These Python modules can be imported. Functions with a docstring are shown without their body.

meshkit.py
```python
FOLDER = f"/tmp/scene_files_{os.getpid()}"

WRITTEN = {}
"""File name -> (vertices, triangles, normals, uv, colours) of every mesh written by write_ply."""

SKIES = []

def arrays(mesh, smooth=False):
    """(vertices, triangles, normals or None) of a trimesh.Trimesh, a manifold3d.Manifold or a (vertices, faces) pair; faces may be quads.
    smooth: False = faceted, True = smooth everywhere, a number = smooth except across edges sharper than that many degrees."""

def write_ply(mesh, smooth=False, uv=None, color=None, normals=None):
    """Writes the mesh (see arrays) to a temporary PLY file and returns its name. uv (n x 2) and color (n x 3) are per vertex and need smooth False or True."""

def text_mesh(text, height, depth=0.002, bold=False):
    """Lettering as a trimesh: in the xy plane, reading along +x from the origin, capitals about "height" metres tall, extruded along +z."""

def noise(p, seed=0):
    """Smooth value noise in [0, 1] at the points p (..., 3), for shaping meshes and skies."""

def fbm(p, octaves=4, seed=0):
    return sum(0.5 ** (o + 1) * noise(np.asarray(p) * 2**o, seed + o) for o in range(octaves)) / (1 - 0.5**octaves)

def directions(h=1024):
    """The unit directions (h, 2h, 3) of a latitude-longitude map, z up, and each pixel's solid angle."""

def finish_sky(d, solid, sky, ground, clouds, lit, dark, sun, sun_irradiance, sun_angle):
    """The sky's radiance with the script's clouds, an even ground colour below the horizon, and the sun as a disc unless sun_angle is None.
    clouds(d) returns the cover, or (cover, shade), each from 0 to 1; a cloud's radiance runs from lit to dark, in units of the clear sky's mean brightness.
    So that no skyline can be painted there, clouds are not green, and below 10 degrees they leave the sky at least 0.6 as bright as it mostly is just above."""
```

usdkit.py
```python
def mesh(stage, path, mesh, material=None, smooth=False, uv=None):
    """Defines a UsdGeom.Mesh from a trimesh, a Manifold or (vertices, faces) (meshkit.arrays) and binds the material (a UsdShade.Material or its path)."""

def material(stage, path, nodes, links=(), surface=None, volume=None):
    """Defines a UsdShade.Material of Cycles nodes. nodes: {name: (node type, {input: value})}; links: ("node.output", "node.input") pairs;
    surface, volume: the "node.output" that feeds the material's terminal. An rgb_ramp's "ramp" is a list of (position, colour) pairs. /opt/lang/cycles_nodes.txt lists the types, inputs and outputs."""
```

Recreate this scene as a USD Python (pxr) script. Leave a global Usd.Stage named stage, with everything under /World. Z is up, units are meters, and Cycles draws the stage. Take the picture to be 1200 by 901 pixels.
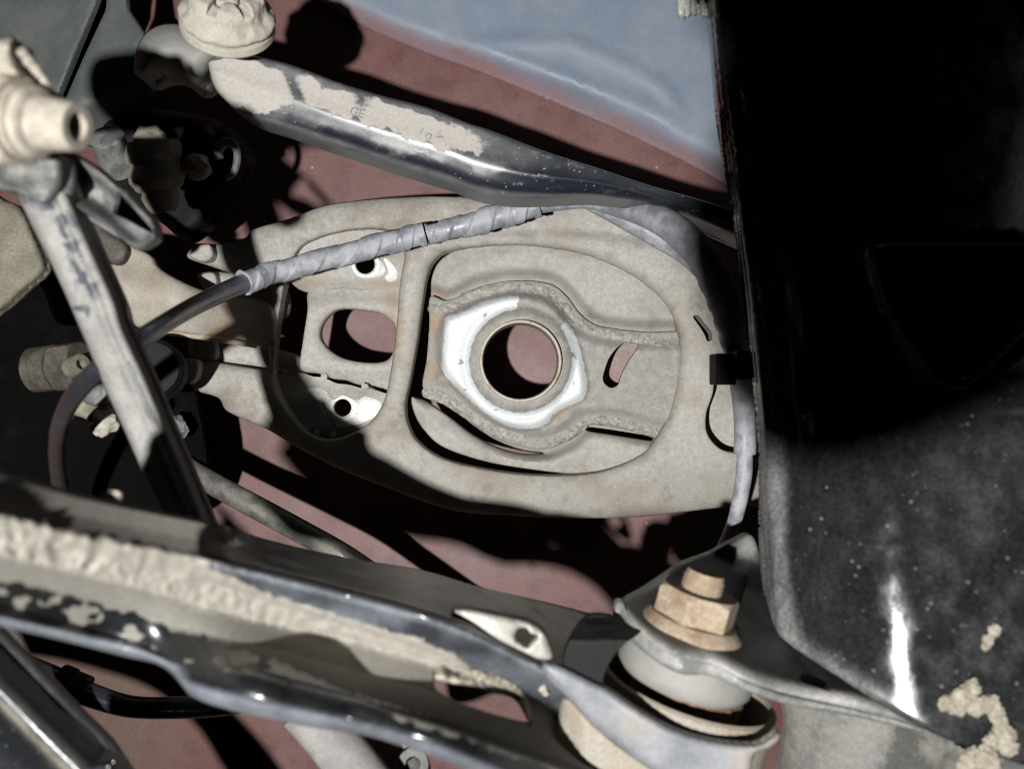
import math, random
import numpy as np, trimesh, shapely, usdkit, meshkit
from shapely.geometry import Polygon, Point
from scipy.spatial import Delaunay, cKDTree
from scipy.interpolate import PchipInterpolator
from pxr import Usd, UsdGeom, UsdLux, Gf, Sdf, Vt, UsdShade

random.seed(7)
RNG = np.random.default_rng(7)
stage = Usd.Stage.CreateInMemory()
UsdGeom.SetStageUpAxis(stage, UsdGeom.Tokens.z)
UsdGeom.SetStageMetersPerUnit(stage, 1.0)
UsdGeom.Xform.Define(stage, '/World')
stage.SetDefaultPrim(stage.GetPrimAtPath('/World'))
UsdGeom.Scope.Define(stage, '/World/Looks')

# ------------------------------------------------------------------ camera, lamp, exposure
H = 0.74            # the camera looks straight down from 0.74 m above the floor
FP = 1039.0         # focal length in pixels of a 1200 wide picture
cam = UsdGeom.Camera.Define(stage, '/World/camera')
cam.CreateFocalLengthAttr(24.0)
cam.CreateHorizontalApertureAttr(24.0 * 1200 / FP)
cam.CreateVerticalApertureAttr(24.0 * 900 / FP)
cam.CreateClippingRangeAttr(Gf.Vec2f(0.02, 50))
cam.CreateFStopAttr(5.5)
cam.CreateFocusDistanceAttr(0.60)
cam.CreateExposureAttr(0.0)
cam.AddTranslateOp().Set(Gf.Vec3d(0, 0, H))

LAMP = np.array([-0.135, -0.085, H + 0.30])       # a hand lamp held behind the camera, to its lower left
lamp = UsdLux.SphereLight.Define(stage, '/World/hand_lamp')
lamp.CreateRadiusAttr(0.0085)
lamp.CreateIntensityAttr(1.0)
lamp.CreateExposureAttr(0.0)
lamp.CreateNormalizeAttr(False)
lamp.CreateColorAttr(Gf.Vec3f(1.0, 0.995, 0.975))
lamp.AddTranslateOp().Set(Gf.Vec3d(*LAMP))
LAMP_POWER = 19800.0
lamp.GetIntensityAttr().Set(LAMP_POWER)

# weak fill light, added high on the right to lift the dark areas
fill = UsdLux.RectLight.Define(stage, '/World/added_fill_light')
fill.CreateWidthAttr(1.2); fill.CreateHeightAttr(.4); fill.CreateIntensityAttr(.8); fill.CreateColorAttr(Gf.Vec3f(.86, .95, 1.0))
fill.AddTranslateOp().Set(Gf.Vec3d(2.1, .9, 2.3)); fill.AddRotateXYZOp().Set(Gf.Vec3f(-18, 42, 0))

# ------------------------------------------------------------------ helpers
def P(px, py, d):
    """World point seen at picture position (px, py) of the 1200 x 901 photograph, d metres below the camera."""
    px, py, d = np.broadcast_arrays(np.asarray(px, float), np.asarray(py, float), np.asarray(d, float))
    return np.stack([(px - 600) / FP * d, (450.5 - py) / FP * d, H - d], -1)

def PX(v):
    d = H - v[:, 2]
    return np.stack([v[:, 0] / d * FP + 600, 450.5 - v[:, 1] / d * FP], -1)

used = {}
def numbered(path):
    n = used.get(path, 0); used[path] = n + 1
    return path if n == 0 else '%s_%03d' % (path, n)

def setd(prim, label=None, cat=None, group=None, kind=None):
    for k, v in (('label', label), ('category', cat), ('group', group), ('kind', kind)):
        if v: prim.SetCustomDataByKey(k, v)
    return prim

class Thing:
    def __init__(self, name, label, cat, at, group=None, kind=None):
        self.path = numbered('/World/' + name); self.at = np.asarray(at, float)
        x = UsdGeom.Xform.Define(stage, self.path); x.AddTranslateOp().Set(Gf.Vec3d(*map(float, self.at)))
        setd(x.GetPrim(), label, cat, group, kind)
    def part(self, name, mesh, m, parent=None, smooth=40, label=None, masks=None, kind=None):
        path = numbered((parent or self.path) + '/' + name)
        p = put(path, mesh, m, smooth, self.at if parent is None or parent == self.path else self.at, masks)
        setd(p, label=label, kind=kind)
        return path

def put(path, mesh, m, smooth=40, at=(0, 0, 0), masks=None):
    g = usdkit.mesh(stage, path, mesh, '/World/Looks/' + m, smooth=smooth)
    v = np.array(g.GetPointsAttr().Get(), float)
    if masks:
        px = PX(v)
        for k, f in masks.items():
            val = np.clip(f(px[:, 0], px[:, 1]), 0, 1).astype(np.float32)
            UsdGeom.PrimvarsAPI(g).CreatePrimvar(k, Sdf.ValueTypeNames.FloatArray, 'vertex').Set(Vt.FloatArray.FromNumpy(val))
    g.GetPointsAttr().Set(Vt.Vec3fArray.FromNumpy((v - np.asarray(at)).astype(np.float32)))
    g.CreateDoubleSidedAttr(True)
    return g.GetPrim()

def single(name, mesh, m, label, cat, smooth=40, group=None, kind=None, masks=None):
    t = put(numbered('/World/' + name), mesh, m, smooth, (0, 0, 0), masks)
    return setd(t, label, cat, group, kind)

def curve(pts, n=8, closed=False):
    """Centripetal-ish Catmull-Rom through pts (any dimension)."""
    p = np.asarray(pts, float)
    if closed: p = np.vstack([p[-1], p, p[0], p[1]])
    else: p = np.vstack([2 * p[0] - p[1], p, 2 * p[-1] - p[-2]])
    out = []
    t = np.linspace(0, 1, n, endpoint=False)[:, None]
    for i in range(1, len(p) - 2):
        a, b, c, d = p[i - 1], p[i], p[i + 1], p[i + 2]
        out.append(0.5 * (2 * b + (c - a) * t + (2 * a - 5 * b + 4 * c - d) * t**2 + (3 * b - a - 3 * c + d) * t**3))
    if not closed: out.append(p[-2][None])
    return np.vstack(out)

def poly(pts, holes=(), smooth=True):
    o = Polygon(curve(pts, 6, True) if smooth else pts).buffer(0)
    for h in holes:
        o = o.difference(Polygon(curve(h, 6, True)).buffer(0))
    if o.geom_type != 'Polygon': o = max(o.geoms, key=lambda g: g.area)
    return o

def ring_pts(r, step):
    n = max(8, int(r.length / step))
    return np.array([r.interpolate(i / n, normalized=True).coords[0] for i in range(n)])

def dist_to(ring, q):
    return cKDTree(ring_pts(ring, 1.0)).query(q)[0]

def sdf(pg):
    """Signed distance in pixels, positive inside."""
    def f(x, y):
        x, y = np.asarray(x, float), np.asarray(y, float)
        d = dist_to(pg.exterior, np.stack([x.ravel(), y.ravel()], -1)).reshape(x.shape)
        return np.where(shapely.contains_xy(pg, x, y), d, -d)
    return f

def sstep(a, b, x):
    t = np.clip((np.asarray(x, float) - a) / (b - a), 0, 1)
    return t * t * (3 - 2 * t)

def roll(dist, width, drop):
    """Rounded edge: drop in metres at the very edge, none beyond width pixels."""
    s = 1 - np.clip(dist / width, 0, 1)
    return drop * (1 - np.sqrt(np.maximum(0, 1 - s * s)))

def nz(x, y, scale, seed=0, oct=4):
    x = np.asarray(x, float)
    return meshkit.fbm(np.stack([x / scale, np.asarray(y, float) / scale, np.full_like(x, 0.37)], -1), oct, seed)

def sheet(pg, dfun, thick=0.004, res=7.0, bands=(1.5, 4, 8), extra=None):
    """A closed solid over the outline pg: top surface at depth dfun(x, y, dist to outer edge, dist to holes), straight walls, given thickness."""
    bl, hol = [], []
    for k in bands:
        g = pg.buffer(-k)
        for q in getattr(g, 'geoms', [g]):
            if q.is_empty: continue
            bl.append(ring_pts(q.exterior, res * 0.75))
            bl += [ring_pts(h, res * 0.75) for h in q.interiors]
    edge = [ring_pts(pg.exterior, res * 0.55)] + [ring_pts(h, res * 0.45) for h in pg.interiors]
    x0, y0, x1, y1 = pg.bounds
    gx, gy = np.meshgrid(np.arange(x0, x1, res), np.arange(y0, y1, res * 0.866))
    gx = gx + (np.arange(gx.shape[0]) % 2)[:, None] * res / 2
    g = np.stack([gx.ravel(), gy.ravel()], -1) + RNG.uniform(-.12, .12, (gx.size, 2)) * res
    inner = pg.buffer(-(max(bands) if bands else 0) - res * 0.4)
    g = g[shapely.contains_xy(inner, g[:, 0], g[:, 1])]
    if extra is not None:
        ex = extra[shapely.contains_xy(pg.buffer(-2.0), extra[:, 0], extra[:, 1])]
        g = g[cKDTree(ex).query(g)[0] > res * .6]
        bl = [b[cKDTree(ex).query(b)[0] > res * .4] for b in bl]
        g = np.vstack([g, ex])
    q = np.vstack(edge + bl + [g])
    tri = Delaunay(q).simplices
    c = q[tri].mean(1)
    tri = tri[shapely.contains_xy(pg.buffer(0.02), c[:, 0], c[:, 1])]
    a = q[tri[:, 1]] - q[tri[:, 0]]; b = q[tri[:, 2]] - q[tri[:, 0]]
    cr = a[:, 0] * b[:, 1] - a[:, 1] * b[:, 0]
    tri = tri[np.abs(cr) > 1e-4]; cr = cr[np.abs(cr) > 1e-4]
    tri = np.where((cr > 0)[:, None], tri[:, ::-1], tri)      # y is down in the picture: clockwise there = facing the camera
    used_v, inv = np.unique(tri, return_inverse=True); tri = inv.reshape(-1, 3); q = q[used_v]
    do = dist_to(pg.exterior, q)
    dh = np.full(len(q), 1e3)
    for h in pg.interiors: dh = np.minimum(dh, dist_to(h, q))
    d = dfun(q[:, 0], q[:, 1], do, dh)
    top = P(q[:, 0], q[:, 1], d)
    bot = top.copy(); bot[:, 2] -= thick
    n = len(q)
    e = np.vstack([tri[:, [0, 1]], tri[:, [1, 2]], tri[:, [2, 0]]])
    key = {}
    for i, j in e: key[(i, j)] = key.get((i, j), 0) + 1
    be = np.array([k for k in key if (k[1], k[0]) not in key])
    walls = np.vstack([np.stack([be[:, 0], be[:, 0] + n, be[:, 1] + n], 1), np.stack([be[:, 0], be[:, 1] + n, be[:, 1]], 1)])
    return trimesh.Trimesh(np.vstack([top, bot]), np.vstack([tri, tri[:, ::-1] + n, walls]), process=False)

def frame_sweep(c, r, sides=16, squash=None, caps=True):
    """Tube through world points c with radii r."""
    c = np.asarray(c, float); r = np.broadcast_to(np.asarray(r, float), len(c))
    t = np.gradient(c, axis=0); t /= np.linalg.norm(t, axis=1, keepdims=True)
    up = np.array([0, 0, 1.0]); rings = []
    u = np.cross(t[0], up); u = u if np.linalg.norm(u) > 1e-3 else np.array([1.0, 0, 0]); u /= np.linalg.norm(u)
    a = np.linspace(0, 2 * np.pi, sides, endpoint=False)
    for i in range(len(c)):
        u = u - t[i] * (u @ t[i]); u /= np.linalg.norm(u); w = np.cross(u, t[i])
        s = 1.0 if squash is None else squash
        rings.append(c[i] + r[i] * (np.cos(a)[:, None] * u + s * np.sin(a)[:, None] * w))
    v = np.vstack(rings); f = []
    for i in range(len(c) - 1):
        for k in range(sides):
            p, q = i * sides + k, i * sides + (k + 1) % sides
            f += [(p, q, q + sides), (p, q + sides, p + sides)]
    if caps:
        v = np.vstack([v, c[0], c[-1]]); n = len(v)
        for k in range(sides):
            f.append((n - 2, (k + 1) % sides, k)); o = (len(c) - 1) * sides
            f.append((n - 1, o + k, o + (k + 1) % sides))
    m = trimesh.Trimesh(v, np.array(f), process=False)
    m.fix_normals()
    return m

def tube(pts, n=8, sides=16, lump=None, squash=None):
    """pts: (px, py, depth, radius in pixels)."""
    p = curve(pts, n)
    c = P(p[:, 0], p[:, 1], p[:, 2]); r = p[:, 3] * p[:, 2] / FP
    if lump is not None: r = r * lump(np.linspace(0, 1, len(r)))
    return frame_sweep(c, r, sides, squash)

def unit(v): v = np.asarray(v, float); return v / np.linalg.norm(v)

def align(m, at, axis, spin=0.0):
    m = m.copy()
    m.apply_transform(trimesh.transformations.rotation_matrix(spin, [0, 0, 1]))
    m.apply_transform(trimesh.geometry.align_vectors([0, 0, 1], unit(axis)))
    m.apply_translation(at)
    return m

def lathe(profile, at, axis, sections=48, spin=0.0):
    m = trimesh.creation.revolve(np.asarray(profile, float), sections=sections)
    return align(m, at, axis, spin)

def hexnut(r, h, at, axis, bore=0.0, spin=0.0, sides=6):
    import manifold3d as m3
    ang = np.linspace(0, 2 * np.pi, sides, endpoint=False)
    hexa = m3.CrossSection([np.stack([np.cos(ang), np.sin(ang)], -1) * r]).offset(-r * .05, m3.JoinType.Round, 2, 24).offset(r * .05, m3.JoinType.Round, 2, 24)
    body = m3.Manifold.extrude(hexa, h)
    cone = m3.Manifold.revolve(m3.CrossSection([[(0, 0), (r * .93, 0), (r * 1.01, h * .12), (r * 1.01, h * .84), (r * .88, h), (0, h)]]), 48)
    body = body ^ cone
    if bore: body = body - m3.Manifold.cylinder(h * 1.2, bore, bore, 32).translate((0, 0, -h * .1))
    mm = body.to_mesh()
    return align(trimesh.Trimesh(mm.vert_properties[:, :3], mm.tri_verts, process=False), at, axis, spin)

def cat(*ms): return trimesh.util.concatenate([m for m in ms])

def clump(at, r, seed, flat=.7, amp=.45, sub=3, freq=1.7):
    m = trimesh.creation.icosphere(subdivisions=sub, radius=1.0)
    v = np.array(m.vertices); k = meshkit.fbm(v * freq + seed * 3.7, 4, seed) - .5
    m.vertices = v * (1 + amp * 2 * k)[:, None] * np.array([1, 1, flat]) * r + np.asarray(at)
    return m

# ------------------------------------------------------------------ materials
def mat(name, base, dust=None, lo=.45, hi=.6, scale=70., rough=(.4, .85), metallic=0.0, bump=.25, bump_scale=700., grain=.22,
        stain=None, stain_at=(.6, .7), masks=(), stretch=(1, 1, 1), spec=0.5, fleck=None, bump_dist=.0006, stain_scale=None, edge_scale=240.):
    """Base coat, dust lying on it in patches, grain, stains, flecks and painted masks (primvar, colour, roughness), over the position in space."""
    N = {'geo': ('geometry', {}), 'map': ('mapping', {'scale': stretch}),
         'n1': ('noise_texture', {'scale': scale, 'detail': 6.0, 'roughness': .62}),
         'n2': ('noise_texture', {'scale': bump_scale, 'detail': 3.0, 'roughness': .6}),
         'n3': ('noise_texture', {'scale': stain_scale or scale * .35, 'detail': 4.0, 'roughness': .6}),
         'nm': ('noise_texture', {'scale': edge_scale, 'detail': 6.0, 'roughness': .7}),
         'p': ('principled_bsdf', {'metallic': metallic, 'specular_ior_level': spec})}
    L = [('geo.position', 'map.vector'), ('map.vector', 'n1.vector'), ('geo.position', 'n2.vector'), ('geo.position', 'n3.vector'), ('map.vector', 'nm.vector')]
    def rng(nm, src, a, b, c, d):
        N[nm] = ('map_range', {'from_min': a, 'from_max': b, 'to_min': c, 'to_max': d, 'clamp': True}); L.append((src, nm + '.value')); return nm + '.result'
    col, rg = None, None
    if dust is not None:
        f = rng('dustf', 'n1.fac', lo, hi, 0., 1.)
        N['m1'] = ('mix', {'color1': base, 'color2': dust}); L.append((f, 'm1.fac')); col = 'm1.color'
        rg = rng('roughf', f, 0., 1., rough[0], rough[1])
    else:
        N['c0'] = ('color', {'value': base}); col = 'c0.color'
        rg = rng('roughf', 'n1.fac', .3, .7, rough[0], rough[1])
    if stain is not None:
        f = rng('stainf', 'n3.fac', stain_at[0], stain_at[1], 0., .85)
        N['ms'] = ('mix', {'color2': stain}); L += [(col, 'ms.color1'), (f, 'ms.fac')]; col = 'ms.color'
    for i, mk in enumerate(masks):
        attr, c, r = mk[:3]
        N['a%d' % i] = ('attribute', {'attribute': attr})
        N['ad%d' % i] = ('math', {'math_type': 'multiply_add', 'value2': 1.3}); L.append(('nm.fac', 'ad%d.value1' % i)); L.append(('a%d.fac' % i, 'ad%d.value3' % i))
        if len(mk) > 3:
            g0 = rng('ag%d' % i, 'n1.fac', .35, .65, .55, 1.)
            N['ax%d' % i] = ('math', {'math_type': 'multiply'}); L += [(g0, 'ax%d.value1' % i), ('a%d.fac' % i, 'ax%d.value2' % i)]; f = 'ax%d.value' % i
        else:
            f = rng('af%d' % i, 'ad%d.value' % i, .86, 1.32, 0., .96)
        N['am%d' % i] = ('mix', {'color2': c}); L += [(col, 'am%d.color1' % i), (f, 'am%d.fac' % i)]; col = 'am%d.color' % i
        N['ar%d' % i] = ('mix_float', {'b': r}); L += [(rg, 'ar%d.a' % i), (f, 'ar%d.fac' % i)]; rg = 'ar%d.result' % i
    if fleck is not None:
        N['v'] = ('voronoi_texture', {'scale': fleck[1]}); L.append(('geo.position', 'v.vector'))
        ft = fleck[3] if len(fleck) > 3 else .52
        f = rng('vf', 'v.distance', fleck[2], fleck[2] * .6, 0., 1.)
        N['n4'] = ('noise_texture', {'scale': fleck[1] * .45, 'detail': 2.0}); L.append(('geo.position', 'n4.vector'))
        g = rng('vg', 'n4.fac', ft, ft + .08, 0., 1.)
        N['vm'] = ('math', {'math_type': 'multiply'}); L += [(f, 'vm.value1'), (g, 'vm.value2')]
        N['fm'] = ('mix', {'color2': fleck[0]}); L += [(col, 'fm.color1'), ('vm.value', 'fm.fac')]; col = 'fm.color'
    g = rng('grainf', 'n2.fac', .3, .7, 1 - grain, 1 + grain)
    N['gc'] = ('combine_color', {'color_type': 'rgb'}); L += [(g, 'gc.r'), (g, 'gc.g'), (g, 'gc.b')]
    N['gm'] = ('mix', {'mix_type': 'multiply', 'fac': 1.0}); L += [(col, 'gm.color1'), ('gc.color', 'gm.color2'), ('gm.color', 'p.base_color'), (rg, 'p.roughness')]
    if bump:
        N['hb'] = ('math', {'math_type': 'multiply_add', 'value2': 0.6}); L += [('n1.fac', 'hb.value1'), ('n2.fac', 'hb.value3')]
        N['b'] = ('bump', {'strength': bump, 'distance': bump_dist}); L += [('hb.value', 'b.height'), ('b.normal', 'p.normal')]
    usdkit.material(stage, '/World/Looks/' + name, N, L, surface='p.BSDF')

mat('floor_paint', (.136, .057, .053), (.178, .092, .087), .34, .72, 17, (.42, .7), bump=.12, bump_scale=420, grain=.14, fleck=((.40, .31, .27), 70, .09), stain=(.095, .042, .042), stain_at=(.5, .7), stain_scale=45, masks=(('dirt', (.115, .082, .060), .8, 1),))
mat('blue_plastic', (.185, .222, .285), (.225, .258, .31), .42, .7, 26, (.5, .7), bump=.04, grain=.05, bump_scale=300, masks=(('haze', (.235, .130, .128), .65, 1),))
mat('cast_dust', (.305, .289, .262), (.395, .378, .350), .36, .66, 300, (.7, .92), bump=.32, bump_scale=1100, grain=.13, fleck=((.50, .485, .46), 520, .2), stain=(.205, .172, .132), stain_at=(.47, .72), stain_scale=19, spec=.25, masks=(('dirt', (.15, .13, .10), .9, 1), ('rust', (.31, .225, .145), .9, 1),))
mat('pan_dust', (.31, .294, .270), (.385, .37, .345), .36, .66, 260, (.78, .92), bump=.35, bump_scale=1100, grain=.15, fleck=((.48, .465, .44), 480, .18), stain=(.24, .215, .18), stain_at=(.48, .74), stain_scale=22, spec=.25, masks=(('dirt', (.15, .13, .105), .9, 1), ('rust', (.32, .22, .14), .9, 1),))
mat('slot_brown', (.25, .165, .15), (.28, .23, .205), .42, .66, 60, (.7, .9), bump=.2)
mat('hat_dust', (.225, .214, .196), (.31, .298, .276), .4, .65, 150, (.6, .9), bump=.3, bump_scale=700, grain=.12, spec=.3,
    masks=(('white', (.56, .58, .585), .35), ('rough', (.255, .245, .225), .8), ('rust', (.30, .19, .10), .9, 1)))
mat('rim_beige', (.40, .385, .35), (.33, .30, .25), .5, .7, 120, (.7, .9), bump=.4, grain=.15)
mat('spatter', (.215, .203, .182), (.31, .295, .265), .40, .62, 300, (.55, .85), bump=.7, bump_scale=420, grain=.3, bump_dist=.0014, fleck=((.5, .48, .44), 420, .2))
mat('ring_steel', (.36, .32, .27), (.30, .20, .12), .5, .7, 90, (.5, .8), bump=.2)
mat('white_primer', (.66, .665, .65), (.5, .47, .42), .56, .7, 160, (.5, .8), bump=.3)
mat('black_paint', (.011, .013, .019), (.10, .10, .105), .56, .80, 60, (.20, .6), bump=.05, grain=.12, bump_scale=600, spec=.7, stretch=(1, 2.2, 1), fleck=((.26, .26, .26), 330, .17), masks=(('film', (.14, .14, .143), .5, 1), ('mud', (.325, .302, .275), .92)))
mat('bar_paint', (.010, .011, .013), (.03, .03, .03), .5, .75, 70, (.22, .5), bump=.06, grain=.15, fleck=((.12, .12, .11), 260, .2), masks=(('film', (.045, .047, .047), .45, 1), ('mud', (.16, .15, .12), .9, 1)))
mat('arm_paint', (.0065, .007, .008), (.014, .014, .0135), .5, .75, 50, (.26, .42), bump=.06, grain=.15, bump_scale=500, spec=.7, masks=(('film', (.19, .205, .235), .36, 1), ('mud_lit_grey', (.135, .125, .107), .92), ('mud', (.225, .205, .174), .95)))  # film holds a painted bluish sheen; the grey mask a painted lit wall
mat('lip_paint', (.06, .066, .08), (.12, .125, .14), .4, .7, 40, (.35, .6), bump=.08, grain=.12, bump_scale=500, spec=.6, masks=(('film', (.19, .195, .205), .5, 1), ('mud', (.28, .23, .185), .9, 1)))
mat('dull_black', (.006, .006, .006), (.016, .016, .015), .5, .75, 60, (.6, .9), bump=.1, bump_scale=500, spec=.15)
mat('shade_black', (.002, .002, .002), (.005, .0048, .0045), .5, .75, 40, (.85, .95), bump=.1, bump_scale=300, spec=.05)  # near black that stands in for shade
mat('lip_grey', (.17, .17, .165), (.255, .252, .24), .42, .62, 120, (.5, .8), bump=.25, grain=.15, fleck=((.4, .4, .39), 200, .15))
mat('gusset_black', (.011, .011, .011), (.024, .0235, .022), .45, .7, 40, (.35, .6), bump=.08, bump_scale=400, masks=(('edge', (.36, .35, .33), .85, 1),))
mat('housing_black', (.0085, .0095, .010), (.0165, .0175, .0168), .42, .72, 130, (.06, .14), bump=.02, bump_scale=500, grain=.4, spec=.34, stretch=(1, .55, 1), fleck=((.085, .085, .082), 230, .24, .53), masks=(('dustfilm', (.15, .15, .148), .7, 1),))
mat('tube_grey', (.07, .07, .066), (.15, .14, .12), .42, .62, 60, (.22, .7), bump=.12, grain=.2, bump_scale=500, masks=(('dustfilm', (.18, .175, .162), .8, 1),))
mat('strut_dust', (.165, .160, .152), (.225, .218, .206), .4, .65, 80, (.75, .9), bump=.22, grain=.13, spec=.3, masks=(('scrape_shade', (.055, .06, .07), .5),))
mat('bolt_dust', (.22, .195, .16), (.32, .292, .25), .4, .65, 170, (.8, .92), bump=.3, grain=.12, stain=(.30, .21, .12), stain_at=(.6, .8), spec=.2)
mat('bolt_rust', (.255, .192, .13), (.31, .262, .205), .4, .65, 170, (.7, .92), bump=.4, grain=.25, stain=(.17, .105, .06), stain_at=(.48, .68), spec=.25)
mat('sleeve_rust', (.235, .20, .155), (.25, .238, .215), .42, .65, 60, (.7, .9), bump=.3, grain=.2, stain=(.20, .11, .05), stain_at=(.55, .75))
mat('deep_rust', (.10, .06, .035), (.22, .13, .075), .4, .65, 160, (.8, .95), bump=.8, bump_scale=300, grain=.4, bump_dist=.0015)
mat('washer_grey', (.185, .182, .168), (.22, .215, .198), .4, .7, 40, (.6, .85), bump=.12, grain=.08)
mat('cap_beige', (.29, .268, .225), (.36, .335, .285), .4, .65, 70, (.75, .9), bump=.3, grain=.14, stain=(.27, .24, .16), stain_at=(.6, .78))
mat('cable_grey', (.165, .172, .20), (.30, .302, .318), .4, .62, 90, (.35, .8), bump=.15, grain=.1, spec=.6)
mat('cable_black', (.014, .016, .020), (.030, .032, .036), .5, .8, 55, (.16, .35), bump=.12, grain=.15, spec=.7, masks=(('dustfilm', (.19, .195, .215), .45, 1),))
mat('brown_plate', (.27, .235, .185), (.33, .305, .265), .4, .65, 55, (.75, .92), bump=.3, grain=.14, stain=(.33, .19, .09), stain_at=(.56, .74))
mat('olive_plate', (.105, .095, .07), (.16, .145, .11), .4, .65, 70, (.75, .92), bump=.5, grain=.25, stain=(.26, .15, .06), stain_at=(.58, .75))
mat('slate_panel', (.058, .066, .064), (.085, .09, .086), .4, .68, 35, (.5, .75), bump=.12, grain=.1)
mat('dim_brown', (.036, .031, .024), (.075, .065, .05), .4, .65, 90, (.6, .9), bump=.6, grain=.3, stain=(.07, .04, .02), stain_at=(.55, .7))  # grimy brown, darkened on the pipe joint in place of shade
mat('rubber_dust', (.09, .078, .06), (.22, .195, .155), .36, .6, 60, (.75, .92), bump=.35, grain=.2)
mat('bracket_grey', (.075, .078, .078), (.17, .165, .15), .45, .66, 90, (.55, .8), bump=.4, grain=.18)
mat('mud', (.23, .205, .16), (.31, .283, .235), .4, .62, 220, (.9, .97), bump=.8, bump_scale=500, grain=.25, bump_dist=.0015, spec=.15)
mat('white_plastic', (.56, .57, .53), (.48, .47, .43), .5, .7, 80, (.4, .7), bump=.1)
mat('phone_body', (.02, .02, .022), None, rough=(.25, .4), bump=0)

# ------------------------------------------------------------------ the setting
F = 2.2
fx, fy = np.meshgrid(np.r_[-F, np.linspace(-.7, .7, 90), F], np.r_[-F, np.linspace(-.6, .6, 80), F])
fi = np.arange(fx.size).reshape(fx.shape)
fq = np.stack([fi[:-1, :-1], fi[:-1, 1:], fi[1:, 1:], fi[1:, :-1]], -1).reshape(-1, 4)
single('floor', (np.stack([fx.ravel(), fy.ravel(), 0 * fx.ravel()], -1), fq), 'floor_paint', 'dusty dark red painted concrete floor', 'floor', kind='structure',
       masks={'dirt': lambda x, y: .8 * sstep(330, 120, x + 60 * (nz(x, y, 60, 201) - .5)) * sstep(690, 800, y) + .25 * sstep(.5, .75, nz(x, y, 70, 202, 4))})  # browner towards the lower left, plus random patches

# pale blue moulded panel lying on the floor
bp = poly([(320, -140), (352, -14), (396, 14), (440, 38), (500, 62), (562, 84), (640, 116), (720, 150), (800, 188), (880, 232), (980, 270), (1100, 180), (1100, -140)], smooth=False)
tz = poly([(535, 52), (600, 46), (668, 47), (720, 68), (776, 96), (800, 130), (786, 142), (700, 110), (610, 78)], smooth=False)
tzf = sdf(tz)
fold = [(330, -20), (410, 8), (470, 34), (560, 64), (640, 92), (720, 126), (800, 166), (900, 214)]
fold = curve(fold, 10)
bpf = sdf(bp)
def blue_d(x, y, do, dh):
    fy = np.interp(x, fold[:, 0], fold[:, 1])
    e = y - fy
    d = .720 + .016 * sstep(-12, 30, e)
    t = tzf(x, y)
    return d - .0018 * sstep(-12, 2, t) + .0016 * sstep(4, 18, t) + .0015 * (nz(x, y, 120, 4, 2) - .5)
single('plastic_panel', sheet(bp, blue_d, .002, 6, extra=np.vstack([fold + [0, k] for k in (-13, -7, 0, 7, 14, 21, 29)])), 'blue_plastic', 'pale blue grey moulded plastic panel lying on the red floor', 'plastic panel', 60,
       masks={'haze': lambda x, y: sstep(27, 6, bpf(x, y) + 10 * (nz(x, y, 30, 5) - .5))})

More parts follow.
